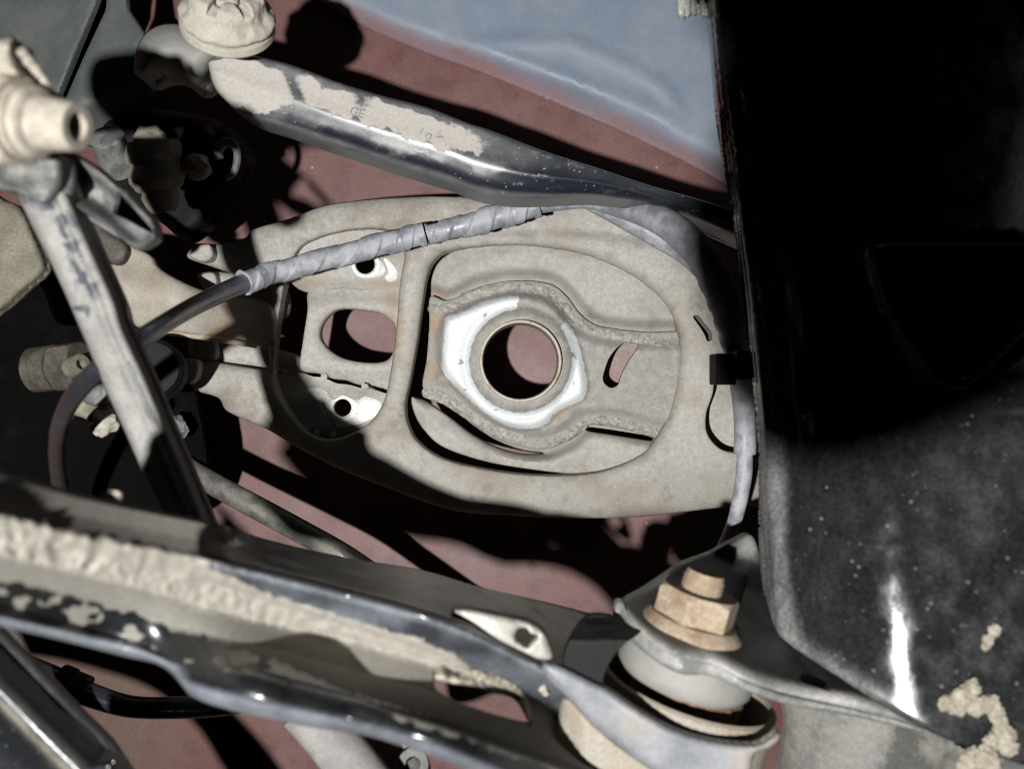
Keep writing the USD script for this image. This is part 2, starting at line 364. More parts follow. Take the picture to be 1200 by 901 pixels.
# ------------------------------------------------------------------ the pale cast suspension arm (spring carrier)
PD = .62
SHELL = [(232, 286), (262, 286), (287, 279), (298, 268), (340, 256), (380, 241), (430, 234), (500, 230), (560, 231), (640, 229), (700, 229), (750, 240), (800, 262),
         (840, 300), (866, 345), (886, 395), (900, 450), (902, 580), (860, 592), (800, 600), (740, 606), (680, 607), (600, 604), (527, 597), (447, 569), (390, 546), (345, 522), (315, 504), (290, 493),
         (265, 481), (255, 466), (225, 457), (212, 447), (203, 436), (201, 423), (209, 419), (232, 421), (300, 432), (316, 432), (315, 400), (319, 345), (310, 331), (262, 317), (238, 309), (221, 303), (220, 296)]
H1 = [(321, 440), (323, 400), (330, 350), (336, 325), (346, 298), (362, 283), (400, 271), (440, 268), (468, 276), (474, 300), (469, 330), (464, 390), (457, 440), (449, 472), (432, 496), (402, 512), (380, 514), (362, 507), (345, 490), (328, 465)]
H2 = [(530, 293), (511, 303), (501, 322), (496, 350), (489, 400), (481, 445), (475, 475), (479, 500), (492, 520), (520, 538), (570, 550), (630, 557), (690, 555), (730, 544), (760, 525), (781, 490), (792, 450), (797, 410), (791, 378), (775, 350), (740, 322), (690, 300), (640, 290), (590, 287)]
H3 = [(852, 412), (839, 430), (836, 460), (828, 485), (829, 507), (842, 524), (860, 530), (886, 529), (889, 470), (886, 430), (870, 411)]
H4 = [(812, 371), (818, 370), (825, 378), (834, 390), (834, 398), (829, 400), (826, 393), (820, 383)]
shell = poly(SHELL, [H1, H2, H3, H4])
h1, h2, h3 = (Polygon(curve(h, 6, True)) for h in (H1, H2, H3))
d1, d2, d3 = sdf(h1), sdf(h2), sdf(h3)

def shell_d(x, y, do, dh):
    d = np.full_like(x, PD) + .004 * sstep(250, 50, np.abs(x - 640)) * 0
    d += roll(do, 26, .011) + .004 * sstep(60, 20, do)
    a, b, c = -d1(x, y), -d2(x, y), -d3(x, y)
    top_right = sstep(.0, .6, (x - 560) / 200 - (y - 420) / 200 * .9)
    d += roll(a, 9, .004) + roll(b, 7 + 14 * top_right, .0035 + .0055 * top_right) + roll(c, 5, .002)
    # pressed valley along the upper rim and the round rib between the two openings
    rib = np.exp(-((x - (470 - (y - 400) * .16)) / 15.0) ** 2) * sstep(275, 320, y) * sstep(510, 470, y)
    d -= .0035 * rib
    d += .004 * np.exp(-((y - (268 + .00062 * (x - 640) ** 2)) / 9.0) ** 2) * sstep(500, 560, x) * sstep(790, 740, x)
    d += .0007 * (nz(x, y, 14, 3) - .5) + .002 * (nz(x, y, 90, 4, 2) - .5)
    d += .010 * sstep(330, 210, x)
    return d
def shell_dark(x, y):
    b = -d2(x, y); a = -d1(x, y)
    crease = .55 * np.exp(-((b - 4) / 5.) ** 2) + .45 * np.exp(-((a - 3) / 4.) ** 2)  # darker along the rims of the two openings
    low = .55 * sstep(520, 600, y + .00035 * (x - 640) ** 2)  # darker towards the lower edge
    return np.clip((crease + low) * (.45 + 1.1 * (nz(x, y, 24, 15) - .3)) + .38 * sstep(.57, .70, nz(x, y, 13, 16, 4)) + .45 * sstep(.60, .66, nz(x * .35 + y * .2, y - x * .25, 5, 19, 3)) * sstep(.5, .6, nz(x, y, 60, 14)), 0, 1)
arm = Thing('suspension_arm', 'dusty pale grey cast suspension arm with a round collar and large openings in the middle', 'suspension arm', P(610, 423, PD))
rust_m = lambda x, y: .95 * np.exp(-((x - 466) / 10.) ** 2 - ((y - 385) / 26.) ** 2) + .7 * np.exp(-((x - 822) / 6.) ** 2 - ((y - 470) / 18.) ** 2)
arm.part('outer_shell', sheet(shell, shell_d, .012, 4.6), 'cast_dust', smooth=50, masks={'rust': lambda x, y: .75 * rust_m(x, y), 'dirt': shell_dark})

# lower layer of the shell: seen at the left fork and through the right opening
lo1 = poly([(233, 321), (262, 319), (330, 333), (334, 372), (290, 362), (262, 349), (242, 340), (234, 331)])
lo2 = poly([(221, 396), (232, 394), (292, 402), (352, 418), (350, 440), (318, 433), (232, 424), (222, 412)])
lo3 = poly([(800, 420), (838, 400), (904, 405), (905, 560), (850, 575), (812, 540)])
flat = lambda base, r=8, dr=.004: (lambda x, y, do, dh: base + roll(do, r, dr) + .0006 * (nz(x, y, 20, 5) - .5))
for g, dep in ((lo1, .648), (lo2, .648), (lo3, .655)):
    arm.part('lower_flange', sheet(g, flat(dep, 14, .008), .006, 6), 'cast_dust')

for pts, dep in (([(222, 297), (232, 288), (246, 287), (250, 300), (240, 307), (226, 303)], .622), ([(203, 421), (216, 420), (232, 423), (232, 440), (222, 450), (210, 444), (203, 434)], .622), ([(226, 399), (250, 398), (252, 420), (230, 421)], .638), ([(236, 322), (252, 321), (254, 343), (242, 338)], .638)):
    arm.part('fork_step', sheet(poly(pts), flat(dep, 4, .003), .008, 4), 'cast_dust')

# recessed pan inside the large opening, its collar bracket and its slot
SLOT = [(745, 400), (748, 406), (736, 424), (728, 440), (724, 451), (715, 454), (707, 446), (709, 433), (715, 418), (725, 406), (735, 400)]
RC = (610.0, 423.0)
circ = lambda c, r, n=28: [(c[0] + r * math.cos(a), c[1] + r * math.sin(a)) for a in np.linspace(0, 2 * math.pi, n, endpoint=False)]
SLOTB = [(RC[0], RC[1])]
PAN = [(516, 305), (540, 291), (590, 276), (645, 274), (700, 284), (752, 308), (792, 345), (812, 380), (812, 430), (806, 480), (790, 520), (766, 545), (720, 556), (680, 556), (630, 551), (570, 541), (520, 524), (497, 504), (485, 483), (483, 464), (500, 455), (505, 400), (505, 350), (506, 325)]
SLIT1 = [(483, 458), (500, 461), (520, 471), (538, 484), (554, 498), (582, 516), (612, 527), (640, 531), (612, 532), (580, 523), (552, 508), (534, 494), (516, 481), (498, 469), (484, 465)]
SLIT2 = [(686, 500), (720, 504), (766, 512), (768, 517), (720, 510), (690, 505)]
pan = poly(PAN, [SLIT1, SLIT2, circ(RC, 62), [(c[0] + (c[0] - 727) * .35, c[1] + (c[1] - 428) * .25) for c in SLOT]])
HAT = [(504, 348), (522, 352), (541, 346), (562, 336), (600, 329), (642, 332), (664, 347), (680, 368), (702, 382), (752, 389), (812, 395), (816, 460), (806, 519), (768, 512), (720, 500), (688, 499), (668, 515), (640, 526), (606, 522), (578, 511), (550, 492), (522, 468), (496, 456), (500, 420), (503, 380)]
hat = poly(HAT, [circ(RC, 47.5), SLOT])
hatf = sdf(Polygon(curve(HAT, 6, True)))
def pan_d(x, y, do, dh):
    t = hatf(x, y)
    d = .634 - .006 * sstep(3, 26, do) + .0095 * sstep(-17, -3, t) + roll(do, 9, .003)
    return d + .0006 * (nz(x, y, 16, 6) - .5) + .0012 * (nz(x, y, 70, 7, 2) - .5)
arm.part('slot_backing', sheet(poly([(696, 390), (760, 390), (760, 465), (696, 465)], smooth=False), flat(.668), .003, 8), 'slot_brown')
arm.part('recessed_pan', sheet(pan, pan_d, .006, 5), 'pan_dust', smooth=55, masks={'rust': lambda x, y: .9 * np.exp(-((x - 512) / 12.) ** 2 - ((y - 349) / 9.) ** 2), 'dirt': lambda x, y: np.clip(.7 * np.exp(-((hatf(x, y) + 6) / 7.) ** 2) * (.4 + nz(x, y, 18, 17)) + .35 * sstep(.56, .7, nz(x, y, 15, 18, 4)), 0, 1)})  # darker beside the bracket edge, plus random spots
BOSS = [(513, 397), (527, 371), (560, 357), (606, 345), (646, 358), (668, 385), (681, 425), (684, 462), (656, 478), (634, 497), (602, 499), (570, 488), (548, 466), (520, 432)]
bossf = sdf(Polygon(curve(BOSS, 6, True)))
def hat_d(x, y, do, dh):
    t = hatf(x, y)
    r = np.hypot(x - RC[0], y - RC[1])
    d = .6325 - .0065 * sstep(10, 24, np.minimum(t, 40)) + roll(t, 4, .0015)
    bs = bossf(x, y)
    d -= .0065 * sstep(-7, 6, bs)
    d -= .0055 * sstep(72, 50, r)
    d += .0025 * np.exp(-((r - 64) / 5.) ** 2)
    rough = sstep(20, 12, t)
    d += rough * (.0032 * (nz(x, y, 6, 8, 3) - .5)) + .0007 * (nz(x, y, 22, 9) - .5)
    return d
def white_m(x, y):
    r, b = np.hypot(x - RC[0], y - RC[1]), bossf(x, y)
    a = np.degrees(np.arctan2(423 - y, x - 610)) % 360
    ring = sstep(-4, 1, b) * sstep(59, 63, r)
    n = nz(x, y, 9, 13, 3) - .5
    w = sstep(91, 96, a + 26 * n) + sstep(44, 32, a + 40 * n)            # the dust still lies on the upper right flank
    edge = sstep(.30, .44, nz(x, y, 8, 12, 4))
    return 1.75 * ring * np.clip(w, 0, 1) * np.maximum(edge, sstep(72, 80, r)) + .25 * (nz(x, y, 9, 2) - .5) * ring
arm.part('collar_bracket', sheet(hat, hat_d, .004, 2.5, bands=(1.2, 3, 5)), 'hat_dust', smooth=60, masks={
    'white': white_m, 'rough': lambda x, y: sstep(22, 14, hatf(x, y)) * .9,
    'rust': lambda x, y: 1.0 * np.exp(-((x - 508) / 8.) ** 2 - ((y - 380) / 12.) ** 2) + .9 * np.exp(-((x - 506) / 9.) ** 2 - ((y - 432) / 10.) ** 2) + .8 * np.exp(-((x - 655) / 13.) ** 2 - ((y - 485 + (x - 655) * .5) / 5.) ** 2)})
# rough weld seams that run along the flanges of the bracket
def seam(pts, w, seed, depth=.6305):
    c = curve(pts, 10); g = shapely.LineString(c).buffer(w)
    f = sdf(g)
    return sheet(g, lambda x, y, do, dh: hat_d(x, y, 0, 0) + .0006 - .0016 * np.sqrt(np.clip(do / w, 0, 1)) * (.6 + .8 * nz(x, y, 9, seed)) + .0022 * (nz(x, y, 4.5, seed, 3) - .5) * np.clip(do / 2, 0, 1), .003, 2.2, bands=(1.5,))
for i, (pts, w) in enumerate((([(545, 349), (572, 341), (604, 337), (636, 341), (657, 354), (672, 374), (696, 388), (730, 394), (790, 402)], 6.5),
                              ([(501, 460), (523, 468), (552, 487), (580, 505), (612, 515)], 7), ([(640, 518), (664, 510), (683, 497)], 7), ([(696, 491), (730, 496), (768, 507)], 6.5),
                              ([(507, 362), (522, 361), (538, 357)], 6))):
    arm.part('weld_seam', seam(pts, w, 20 + i), 'spatter', smooth=60)
sc = .62 - .0125
pxm = sc / FP
zc = P(*RC, sc)
ringp = [(44.5, 0), (47.8, 0), (48.6, -.9 * 1), (48.8, -14), (45.5, -40), (44.2, -40)]
rp = [(r * pxm, h * pxm) for r, h in [(44.6, -45), (44.6, -1.2), (45.6, 0), (47.2, 0), (48.4, -1.4), (48.4, -45), (44.6, -45)]]
arm.part('collar', lathe(rp, zc, (0, 0, 1), 96), 'ring_steel', smooth=35)

# bracket seen in the left opening: two pans with bolt holes, a tongue with an oval hole
OV = [(376, 395), (378, 381), (387, 369), (402, 362), (440, 366), (455, 373), (463, 384), (462, 406), (455, 421), (438, 425), (415, 423), (398, 418), (384, 408)]
C1, C2 = (428.0, 309.5), (401.6, 477.6)
upper = poly([(326, 300), (345, 270), (400, 258), (480, 262), (486, 300), (480, 338), (440, 341), (400, 338), (362, 343), (340, 330)], [circ(C1, 11)])
tongue = poly([(363, 340), (400, 334), (476, 340), (474, 400), (466, 456), (448, 455), (436, 452), (420, 451), (406, 446), (390, 444), (374, 438), (352, 433), (354, 405), (360, 365)], [OV])
lower = poly([(326, 441), (352, 437), (366, 441), (380, 443), (394, 449), (410, 451), (424, 455), (440, 457), (452, 461), (470, 463), (462, 500), (430, 520), (390, 526), (350, 515), (330, 480)], [circ(C2, 10)])
c1f, c2f = Point(*C1).buffer(1), Point(*C2).buffer(1)
def up_d(x, y, do, dh): return .632 + .010 * sstep(322, 345, y) + .0006 * (nz(x, y, 16, 31) - .5) + roll(dh, 4, .001)
def to_d(x, y, do, dh): return .641 - .009 * sstep(0, 26, np.minimum(np.abs(y - 338), np.abs(452 - y))) + roll(dh, 14, .007) + roll(do, 7, .003) + .0006 * (nz(x, y, 16, 32) - .5)
def lw_d(x, y, do, dh): return .640 - .006 * sstep(445, 470, y) + .006 * sstep(498, 515, y) + .006 * sstep(375, 335, x) + .0006 * (nz(x, y, 16, 33) - .5)
arm.part('upper_seat', sheet(upper, up_d, .004, 5), 'cast_dust', smooth=55, masks={'rust': lambda x, y: .6 * np.exp(-((y - 332) / 9.) ** 2) * sstep(400, 460, x) + .5 * np.exp(-((x - 372) / 20.) ** 2 - ((y - 328) / 8.) ** 2)})
arm.part('tongue', sheet(tongue, to_d, .006, 4.5), 'cast_dust', smooth=55, masks={'rust': lambda x, y: .75 * np.exp(-((x - 460) / 10.) ** 2) * sstep(420, 350, y)})
arm.part('lower_seat', sheet(lower, lw_d, .004, 5), 'cast_dust', smooth=55)
def patch(pts, hole, base, seed):
    g = poly(pts, [hole] if hole else [])
    return sheet(g, lambda x, y, do, dh: base(x, y, do, dh) - .0012 * sstep(0, 4, do) + .0008 * (nz(x, y, 8, seed) - .5) - .0022 * np.exp(-((dh - 4) / 4.) ** 2), .0015, 3, bands=(1.5, 3))
arm.part('bare_patch', patch([(358, 457), (377, 455), (391, 468), (402, 463), (418, 469), (428, 465), (444, 470), (447, 478), (440, 488), (420, 497), (397, 500), (391, 492), (381, 488), (373, 475)], circ(C2, 10.4), lw_d, 41), 'white_primer')
arm.part('bare_patch', patch([(411, 304), (416, 296), (428, 293), (441, 299), (449, 308), (452, 318), (444, 325), (430, 328), (418, 323), (412, 314)], circ(C1, 11.4), up_d, 42), 'white_primer')
arm.part('bare_patch', patch([(450, 303), (458, 306), (466, 318), (465, 328), (457, 331), (451, 326), (455, 318)], None, up_d, 43), 'white_primer')
# torn flakes of paint along the crack under the tongue and at the lower seat
for i, (px, py) in enumerate([(380, 441.5), (428, 453), (358, 501), (371, 507), (390, 508)]):
    m = clump(P(px, py, .634), .0022, 60 + i, .35, .8, 2)
    arm.part('paint_flake', m, 'cast_dust', smooth=30)

# ------------------------------------------------------------------ brown plate behind the strut
bpl = poly([(96, 290), (112, 283), (140, 284), (174, 298), (188, 316), (228, 337), (262, 346), (316, 356), (318, 404), (278, 399), (205, 389), (168, 386), (148, 372), (118, 335)])
brown = Thing('mounting_plate', 'brownish dust covered steel plate with a curved edge behind the grey strut', 'plate', P(200, 340, .60))
brown.part('plate', sheet(bpl, lambda x, y, do, dh: .585 + .05 * sstep(200, 320, x) - .012 * np.exp(-((y - 350 - (x - 200) * .2) / 30.) ** 2) + roll(do, 6, .003), .004, 6), 'brown_plate', smooth=50)
brown.part('edge_lip', tube([(172, 390, .585, 3), (205, 391, .590, 3.4), (250, 397, .60, 3.4), (300, 405, .625, 3)], 8, 8), 'brown_plate')

# ------------------------------------------------------------------ upper black arm with dust and embossed letters
def strip(a, b, dA, dB, prof, nx=140, nv=26, thick=.01, closed_ends=True):
    """A long solid between two edge curves a and b (picture points), depth blended from dA(x) to dB(x), raised by prof(v, u) metres towards the camera."""
    A, B = curve(a, 12), curve(b, 12)
    def res(c):
        s = np.r_[0, np.cumsum(np.linalg.norm(np.diff(c, axis=0), axis=1))]
        return np.stack([np.interp(np.linspace(0, s[-1], nx), s, c[:, k]) for k in range(2)], -1)
    A, B = res(A), res(B)
    u = np.linspace(0, 1, nx)[:, None]; v = np.linspace(0, 1, nv)[None]
    X = A[:, :1] * (1 - v) + B[:, :1] * v; Y = A[:, 1:] * (1 - v) + B[:, 1:] * v
    D = dA(u) * (1 - v) + dB(u) * v - prof(v, u)
    top = P(X, Y, D)
    bot = top.copy(); bot[..., 2] -= thick
    n = nx * nv; idx = np.arange(n).reshape(nx, nv)
    q = np.stack([idx[:-1, :-1], idx[1:, :-1], idx[1:, 1:], idx[:-1, 1:]], -1).reshape(-1, 4)
    loop = np.r_[idx[:, 0], idx[-1, 1:], idx[-2::-1, -1], idx[0, -2:0:-1]]
    nxt = np.roll(loop, -1)
    w = np.stack([loop, nxt, nxt + n, loop + n], -1)
    f = np.vstack([q, q[:, ::-1] + n, w])
    f = np.vstack([f[:, [0, 1, 2]], f[:, [0, 2, 3]]])
    m = trimesh.Trimesh(np.vstack([top.reshape(-1, 3), bot.reshape(-1, 3)]), f, process=False)
    m.fix_normals()
    return m

UA_T = [(243, 72), (262, 60), (290, 64), (340, 76), (400, 98), (450, 113), (500, 126), (550, 145), (575, 153), (640, 178), (700, 197), (760, 217), (840, 240), (905, 262)]
UA_B = [(248, 96), (258, 112), (288, 136), (332, 151), (380, 168), (420, 181), (470, 198), (520, 213), (560, 228), (600, 234), (640, 234), (700, 232), (780, 246), (905, 300)]
ua = Thing('upper_arm', 'black painted stamped arm with beige dried mud along its top, crossing above the pale arm', 'arm', P(550, 180, .5))
def ua_prof(v, u):
    k = np.clip((v - .42) / .58, 0, 1)
    e = np.clip(1 - v / .06, 0, 1)
    ridge = .0010 * np.exp(-((v - .50) / .12) ** 2)
    endr = .006 * (1 - np.sqrt(np.maximum(0, 1 - np.clip(1 - u / .035, 0, 1) ** 2)))
    return .012 * (np.sqrt(np.maximum(0, 1 - k ** 2)) - 1) - .003 * (1 - np.sqrt(np.maximum(0, 1 - e ** 2))) + ridge - endr
def along(a, b):
    A = np.array(a, float); B = np.array(b, float)
    def v_of(x, y):
        ya = np.interp(x, A[:, 0], A[:, 1]); yb = np.interp(x, B[:, 0], B[:, 1])
        return (y - ya) / np.maximum(yb - ya, 1)
    return v_of
uav = along(UA_T, UA_B)
def ua_mud(x, y):
    v = uav(x, y); n = nz(x, y, 13, 51, 5)
    lim = np.interp(x, [240, 320, 350, 400, 450, 520, 560, 600], [1.2, .75, .56, .52, .50, .50, .36, .0])
    m = sstep(.05, -.05, v - lim + (n - .5) * .55)
    m *= sstep(.0, .10, v - .06 + (n - .5) * .3)
    m *= 1 - .95 * np.exp(-((x - 338 - (y - 85) * .4) / 9.) ** 2) - .8 * np.exp(-((x - 424) / 14.) ** 2 - ((y - 119) / 12.) ** 2) - .5 * np.exp(-((x - 516) / 9.) ** 2 - ((y - 160) / 12.) ** 2)
    return 1.05 * m * sstep(575, 535, x + (n - .5) * 60)
def ua_film(x, y):
    v = uav(x, y)
    lim = np.interp(x, [240, 320, 350, 400, 450, 520, 560, 600, 660], [1.3, .9, .72, .66, .64, .64, .6, .4, .2])
    halo = .75 * sstep(.16, -.06, v - lim + (nz(x, y, 22, 53, 4) - .5) * .5) * sstep(690, 540, x) * (.35 + nz(x, y, 12, 54, 4))
    return np.maximum(halo, .8 * sstep(.84, .93, v)) + .22 * nz(x, y, 30, 52) * sstep(420, 600, x) * sstep(.55, .35, v)
ua.part('arm_body', strip(UA_T, UA_B, lambda u: .492 + .022 * u, lambda u: .492 + .022 * u, ua_prof, 220, 36, .022), 'black_paint', smooth=60, masks={'mud': ua_mud, 'film': ua_film})
EYE = [(157, 74), (160, 58), (170, 40), (186, 30), (206, 28), (232, 34), (262, 44), (290, 60), (272, 68), (258, 72), (246, 84), (238, 98), (224, 101), (212, 92), (200, 86), (186, 86), (168, 92), (158, 86)]
ua.part('eye', sheet(poly(EYE), lambda x, y, do, dh: .492 + roll(do, 30, .022), .022, 5), 'washer_grey', smooth=60)
def letters(txt, px, py, ang, hpx, d):
    m = meshkit.text_mesh(txt, hpx * d / FP, .0008)
    m.apply_transform(trimesh.transformations.rotation_matrix(math.radians(-ang), [0, 0, 1])); m.apply_translation(P(px, py, d)); return m
ua.part('embossed_letters', letters('GE', 409, 134.5, 15, 9.5, .4975), 'strut_dust', smooth=False)
ua.part('embossed_letters', letters('/ o', 489, 160, 17, 10, .5005), 'strut_dust', smooth=False)

# beige cap nut that clamps the eye of the arm
nut = Thing('cap_nut', 'beige dust caked cap nut with a slotted crown on the end of the black arm', 'nut', P(266, 40, .47))
ax = unit((.22, .52, .82)); c0 = P(267, 34, .475); s = .435 / FP
nut.part('washer', lathe([(0, 0), (57 * s, 0), (59 * s, 3 * s), (58 * s, 11 * s), (54 * s, 14 * s), (0, 14 * s)], c0, ax, 56), 'cap_beige', smooth=40)
def crown():
    import manifold3d as m3
    pr = [(0, 0), (53, 0), (58, 4), (58, 9), (51, 15), (47, 20), (45, 32), (41, 38), (34, 40), (0, 40)]
    body = m3.Manifold.revolve(m3.CrossSection([[(r, h) for r, h in pr]]), 96)
    for k in range(3):
        body = body - m3.Manifold.cube((130, 13, 22), True).translate((0, 0, 42)).rotate((0, 0, 60 * k + 20))
    body = body - m3.Manifold.cylinder(40, 20, 20, 40).translate((0, 0, 26))
    body = body + m3.Manifold.cylinder(34, 17, 15, 32)
    mm = body.refine_to_length(5.0).to_mesh()
    v = np.array(mm.vert_properties[:, :3], float); f = np.array(mm.tri_verts)
    m = trimesh.Trimesh(v, f, process=True)
    trimesh.smoothing.filter_taubin(m, .5, .53, 6)
    v = np.array(m.vertices)
    v += (meshkit.fbm(v / 14., 4, 5) - .5)[:, None] * v / np.maximum(np.linalg.norm(v, axis=1, keepdims=True), 1) * 9
    v[:, 2] += 14
    m.vertices = v * s
    return align(m, c0, ax, .4)
nut.part('crown', crown(), 'cap_beige', smooth=45)

# ------------------------------------------------------------------ lower black channel arm filled with dried mud
def C(pts):
    p = np.array(pts, float); f = PchipInterpolator(p[:, 0], p[:, 1])
    return lambda x: f(np.clip(x, p[0, 0], p[-1, 0]))
cU = C([(-60, 545), (0, 557), (80, 580), (160, 598), (250, 616), (300, 632), (400, 655), (500, 672), (560, 690), (640, 708), (700, 723), (760, 738), (900, 770)])
cR = C([(-60, 590), (0, 604), (80, 624), (160, 641), (236, 656), (300, 670), (400, 695), (480, 717), (560, 744), (620, 774), (680, 801), (740, 832), (800, 858), (860, 872), (900, 880)])
cR2 = C([(-60, 606), (0, 622), (80, 644), (160, 664), (236, 680), (300, 700), (400, 731), (480, 755), (540, 778), (600, 804), (660, 834), (740, 872), (800, 900), (900, 930)])
cM = C([(-60, 637), (0, 652), (100, 674), (200, 700), (300, 726), (400, 748), (500, 775), (560, 796), (640, 834), (700, 870), (800, 920), (900, 960)])
cLB = C([(-60, 702), (0, 717), (80, 735), (160, 756), (200, 773), (230, 783), (300, 798), (400, 824), (500, 852), (600, 884), (680, 912), (900, 990)])
cL = C([(-60, 718), (0, 733), (80, 752), (150, 770), (185, 778), (205, 792), (222, 814), (280, 834), (360, 851), (430, 862), (480, 877), (540, 900), (620, 932), (700, 962), (900, 1030)])
xs = np.linspace(-58, 800, 90)
SL_ = [(508, 794), (509, 786), (520, 797), (545, 803), (572, 810), (597, 816), (612, 826), (620, 840), (621, 851), (606, 850), (575, 842), (545, 832), (519, 820), (508, 811)]
BL_ = [(345, 757), (372, 757), (400, 765), (420, 775), (424, 784), (410, 786), (375, 778), (348, 768)]
rim_cut = Polygon([(808 + 101 * math.cos(a) * 1.0, 797 + 66 * math.sin(a) + 22 * math.cos(a)) for a in np.linspace(0, 2 * math.pi, 60)])
arm_o = Polygon(np.vstack([np.stack([xs, cU(xs)], -1), np.stack([xs[::-1], cL(xs[::-1])], -1)])).buffer(0)
arm_o = arm_o.intersection(Polygon([(-70, 400), (722, 400), (722, 760), (715, 800), (700, 830), (760, 880), (800, 900), (800, 1100), (-70, 1100)]))
arm_o = arm_o.difference(Polygon(curve(SL_, 6, True)).buffer(0))
def low_rows(x):
    k = sstep(232, 262, x)
    U, R, R2, M, LB, L = cU(x), cR(x), cR2(x), cM(x), cLB(x), cL(x)
    wall = .3695 + .085 * sstep(238, 300, x)
    e = .070 * sstep(340, 110, x)
    rows = [(U, wall), (U + (R - U) * .5, (.366 + .040 * k)), (R - 3, .361 - .004 * k), (R, .3615 - .0065 * k), (R + 5, .3625 - .0065 * k), (R2 - 5, .368 - .002 * k), (R2, .3705), (M, .3745),
            (M + (LB - M) * .45, .361 + .35 * e), (LB - 6, .3245 + e), (LB, .3222 + e), (LB + (L - LB) * .25, .3202 + e), (LB + (L - LB) * .5, .3192 + e), (LB + (L - LB) * .75, .3212 + e), (L, .3275 + e)]
    return rows
def low_d(x, y, do, dh):
    rows = low_rows(x)
    Y = np.stack([np.broadcast_to(r[0], x.shape) for r in rows]); D = np.stack([np.broadcast_to(r[1], x.shape) for r in rows])
    d = D[-1].copy()
    for i in range(len(rows) - 1):
        t = (y - Y[i]) / np.maximum(Y[i + 1] - Y[i], .5)
        s = (t >= 0) & (t <= 1)
        d = np.where(s, D[i] + (D[i + 1] - D[i]) * t, d)
    d = np.where(y < Y[0], D[0], d)
    d += -.00028 * np.clip(410 - x, 0, 480) + .040 * sstep(540, 740, x) - .024 * np.exp(-((x - 500) / 105.) ** 2)
    m = mud_level(x, y)
    lump = nz(x, y, 13, 71, 5)
    d -= m * (.0022 + .0075 * (lump - .45) + .004 * (nz(x, y, 5, 79, 3) - .5))
    d += .001 * (nz(x, y, 40, 72, 2) - .5)
    return d
def mud_level(x, y):
    """1 where caked mud lies in the upper trough: a band along the ridge (left) and under the lip (right)."""
    a = np.where(x < 245, cR(x) - 2, cR2(x) - 8 - 6 * sstep(330, 250, x)); b = cM(x)
    n = (nz(x, y, 14, 73, 4) - .5)
    w = 6
    m = sstep(-w, w, y - a + n * 18) * sstep(w, -w, y - b + n * 10)
    return m * sstep(560, 520, x + n * 40)
def grey_level(x, y):
    a, b = cM(x), cM(x) + (cLB(x) - cM(x)) * np.interp(x, [-60, 0, 100, 200, 260, 330, 420, 470], [.40, .42, .45, .49, .54, .57, .80, 1.0])
    n = (nz(x, y, 12, 74, 4) - .5)
    m = sstep(-5, 5, y - a + 6) * sstep(3, -3, y - b + n * 26) * .95
    up = sstep(268, 240, x + (y - cU(x)) * -.35) * sstep(cR(x) + 4, cR(x) - 4, y) * 1.0  # lit left part of the upper wall painted grey, with a slanted edge
    isl = sstep(.57, .62, nz(x * .5, y, 11, 75, 3)) * sstep(.3, .6, (y - cM(x)) / np.maximum(cLB(x) - cM(x), 1)) * sstep(480, 200, x) * sstep(0, 3, cLB(x) - 3 - y)
    web = .85 * sstep(430, 520, x) * sstep(-3, 8, y - cR2(x)) * sstep(4, -14, y - cLB(x))
    return np.clip(np.maximum.reduce([m, up, isl, web]), 0, 1)
def film_sheen_level(x, y):  # dust film, plus bluish sheen painted along the lip and lower roll
    n = nz(x * .6, y, 40, 76, 3)
    lip = sstep(-1, 2, y - cR(x)) * sstep(3, -5, y - cR2(x)) * sstep(236, 250, x) * (.45 * sstep(.35, .65, n) + .75 * np.exp(-((y - cR(x) - 3) / 4.) ** 2) + .12)
    w = cL(x) - cLB(x)
    low = sstep(.42, .66, (y - cLB(x)) / np.maximum(w, 1)) * sstep(195, 225, x) * (.75 + .5 * (n - .5))
    left = sstep(0, 2, y - cLB(x)) * sstep(225, 195, x) * .85
    return np.clip(lip + low + left, 0, 1)
la = Thing('channel_arm', 'large black channel shaped arm crossing the foreground, its trough caked with pale dried mud', 'arm', P(360, 720, .40))
gx_ = np.arange(-56, 780, 5.0)
body = sheet(arm_o, low_d, .006, 4.2, bands=(1.2, 3), extra=np.vstack([np.stack([gx_, r[0]], -1) for r in low_rows(gx_)] + [np.stack([gx_, cR(gx_) - 6], -1), np.stack([gx_, cR(gx_) + 11], -1)]))
la.part('channel', body, 'arm_paint', smooth=55, masks={'mud': lambda x, y: 1.1 * mud_level(x, y), 'mud_lit_grey': grey_level, 'film': film_sheen_level})
# torn strip of dried mud along the upper rim of the slot, and the flaky crumbs on it
def strip_d(x, y, do, dh): return low_d(x, y, do, dh) + .001 - .006 * np.sqrt(np.clip(do / 7, 0, 1)) + .006 * (nz(x, y, 6, 77, 4) - .5)
la.part('mud_crust', sheet(poly([(509, 793), (512, 783), (520, 779), (530, 787), (556, 784), (585, 793), (604, 802), (617, 815), (622, 832), (621, 848), (615, 838), (607, 824), (596, 816), (570, 810), (540, 803), (520, 799)]), strip_d, .004, 2.6, bands=(1.2,)), 'mud', smooth=60)
for i, (px, py, r) in enumerate([(502, 789, 3), (497, 800, 3), (500, 806, 3), (492, 788, 2.4), (636, 806, 4.5), (639, 812, 3.5), (634, 799, 3.6)]):
    la.part('mud_flake', clump(P(px, py, .376), r * .38 / FP, 80 + i, .4, .5, 2), 'mud', smooth=50)
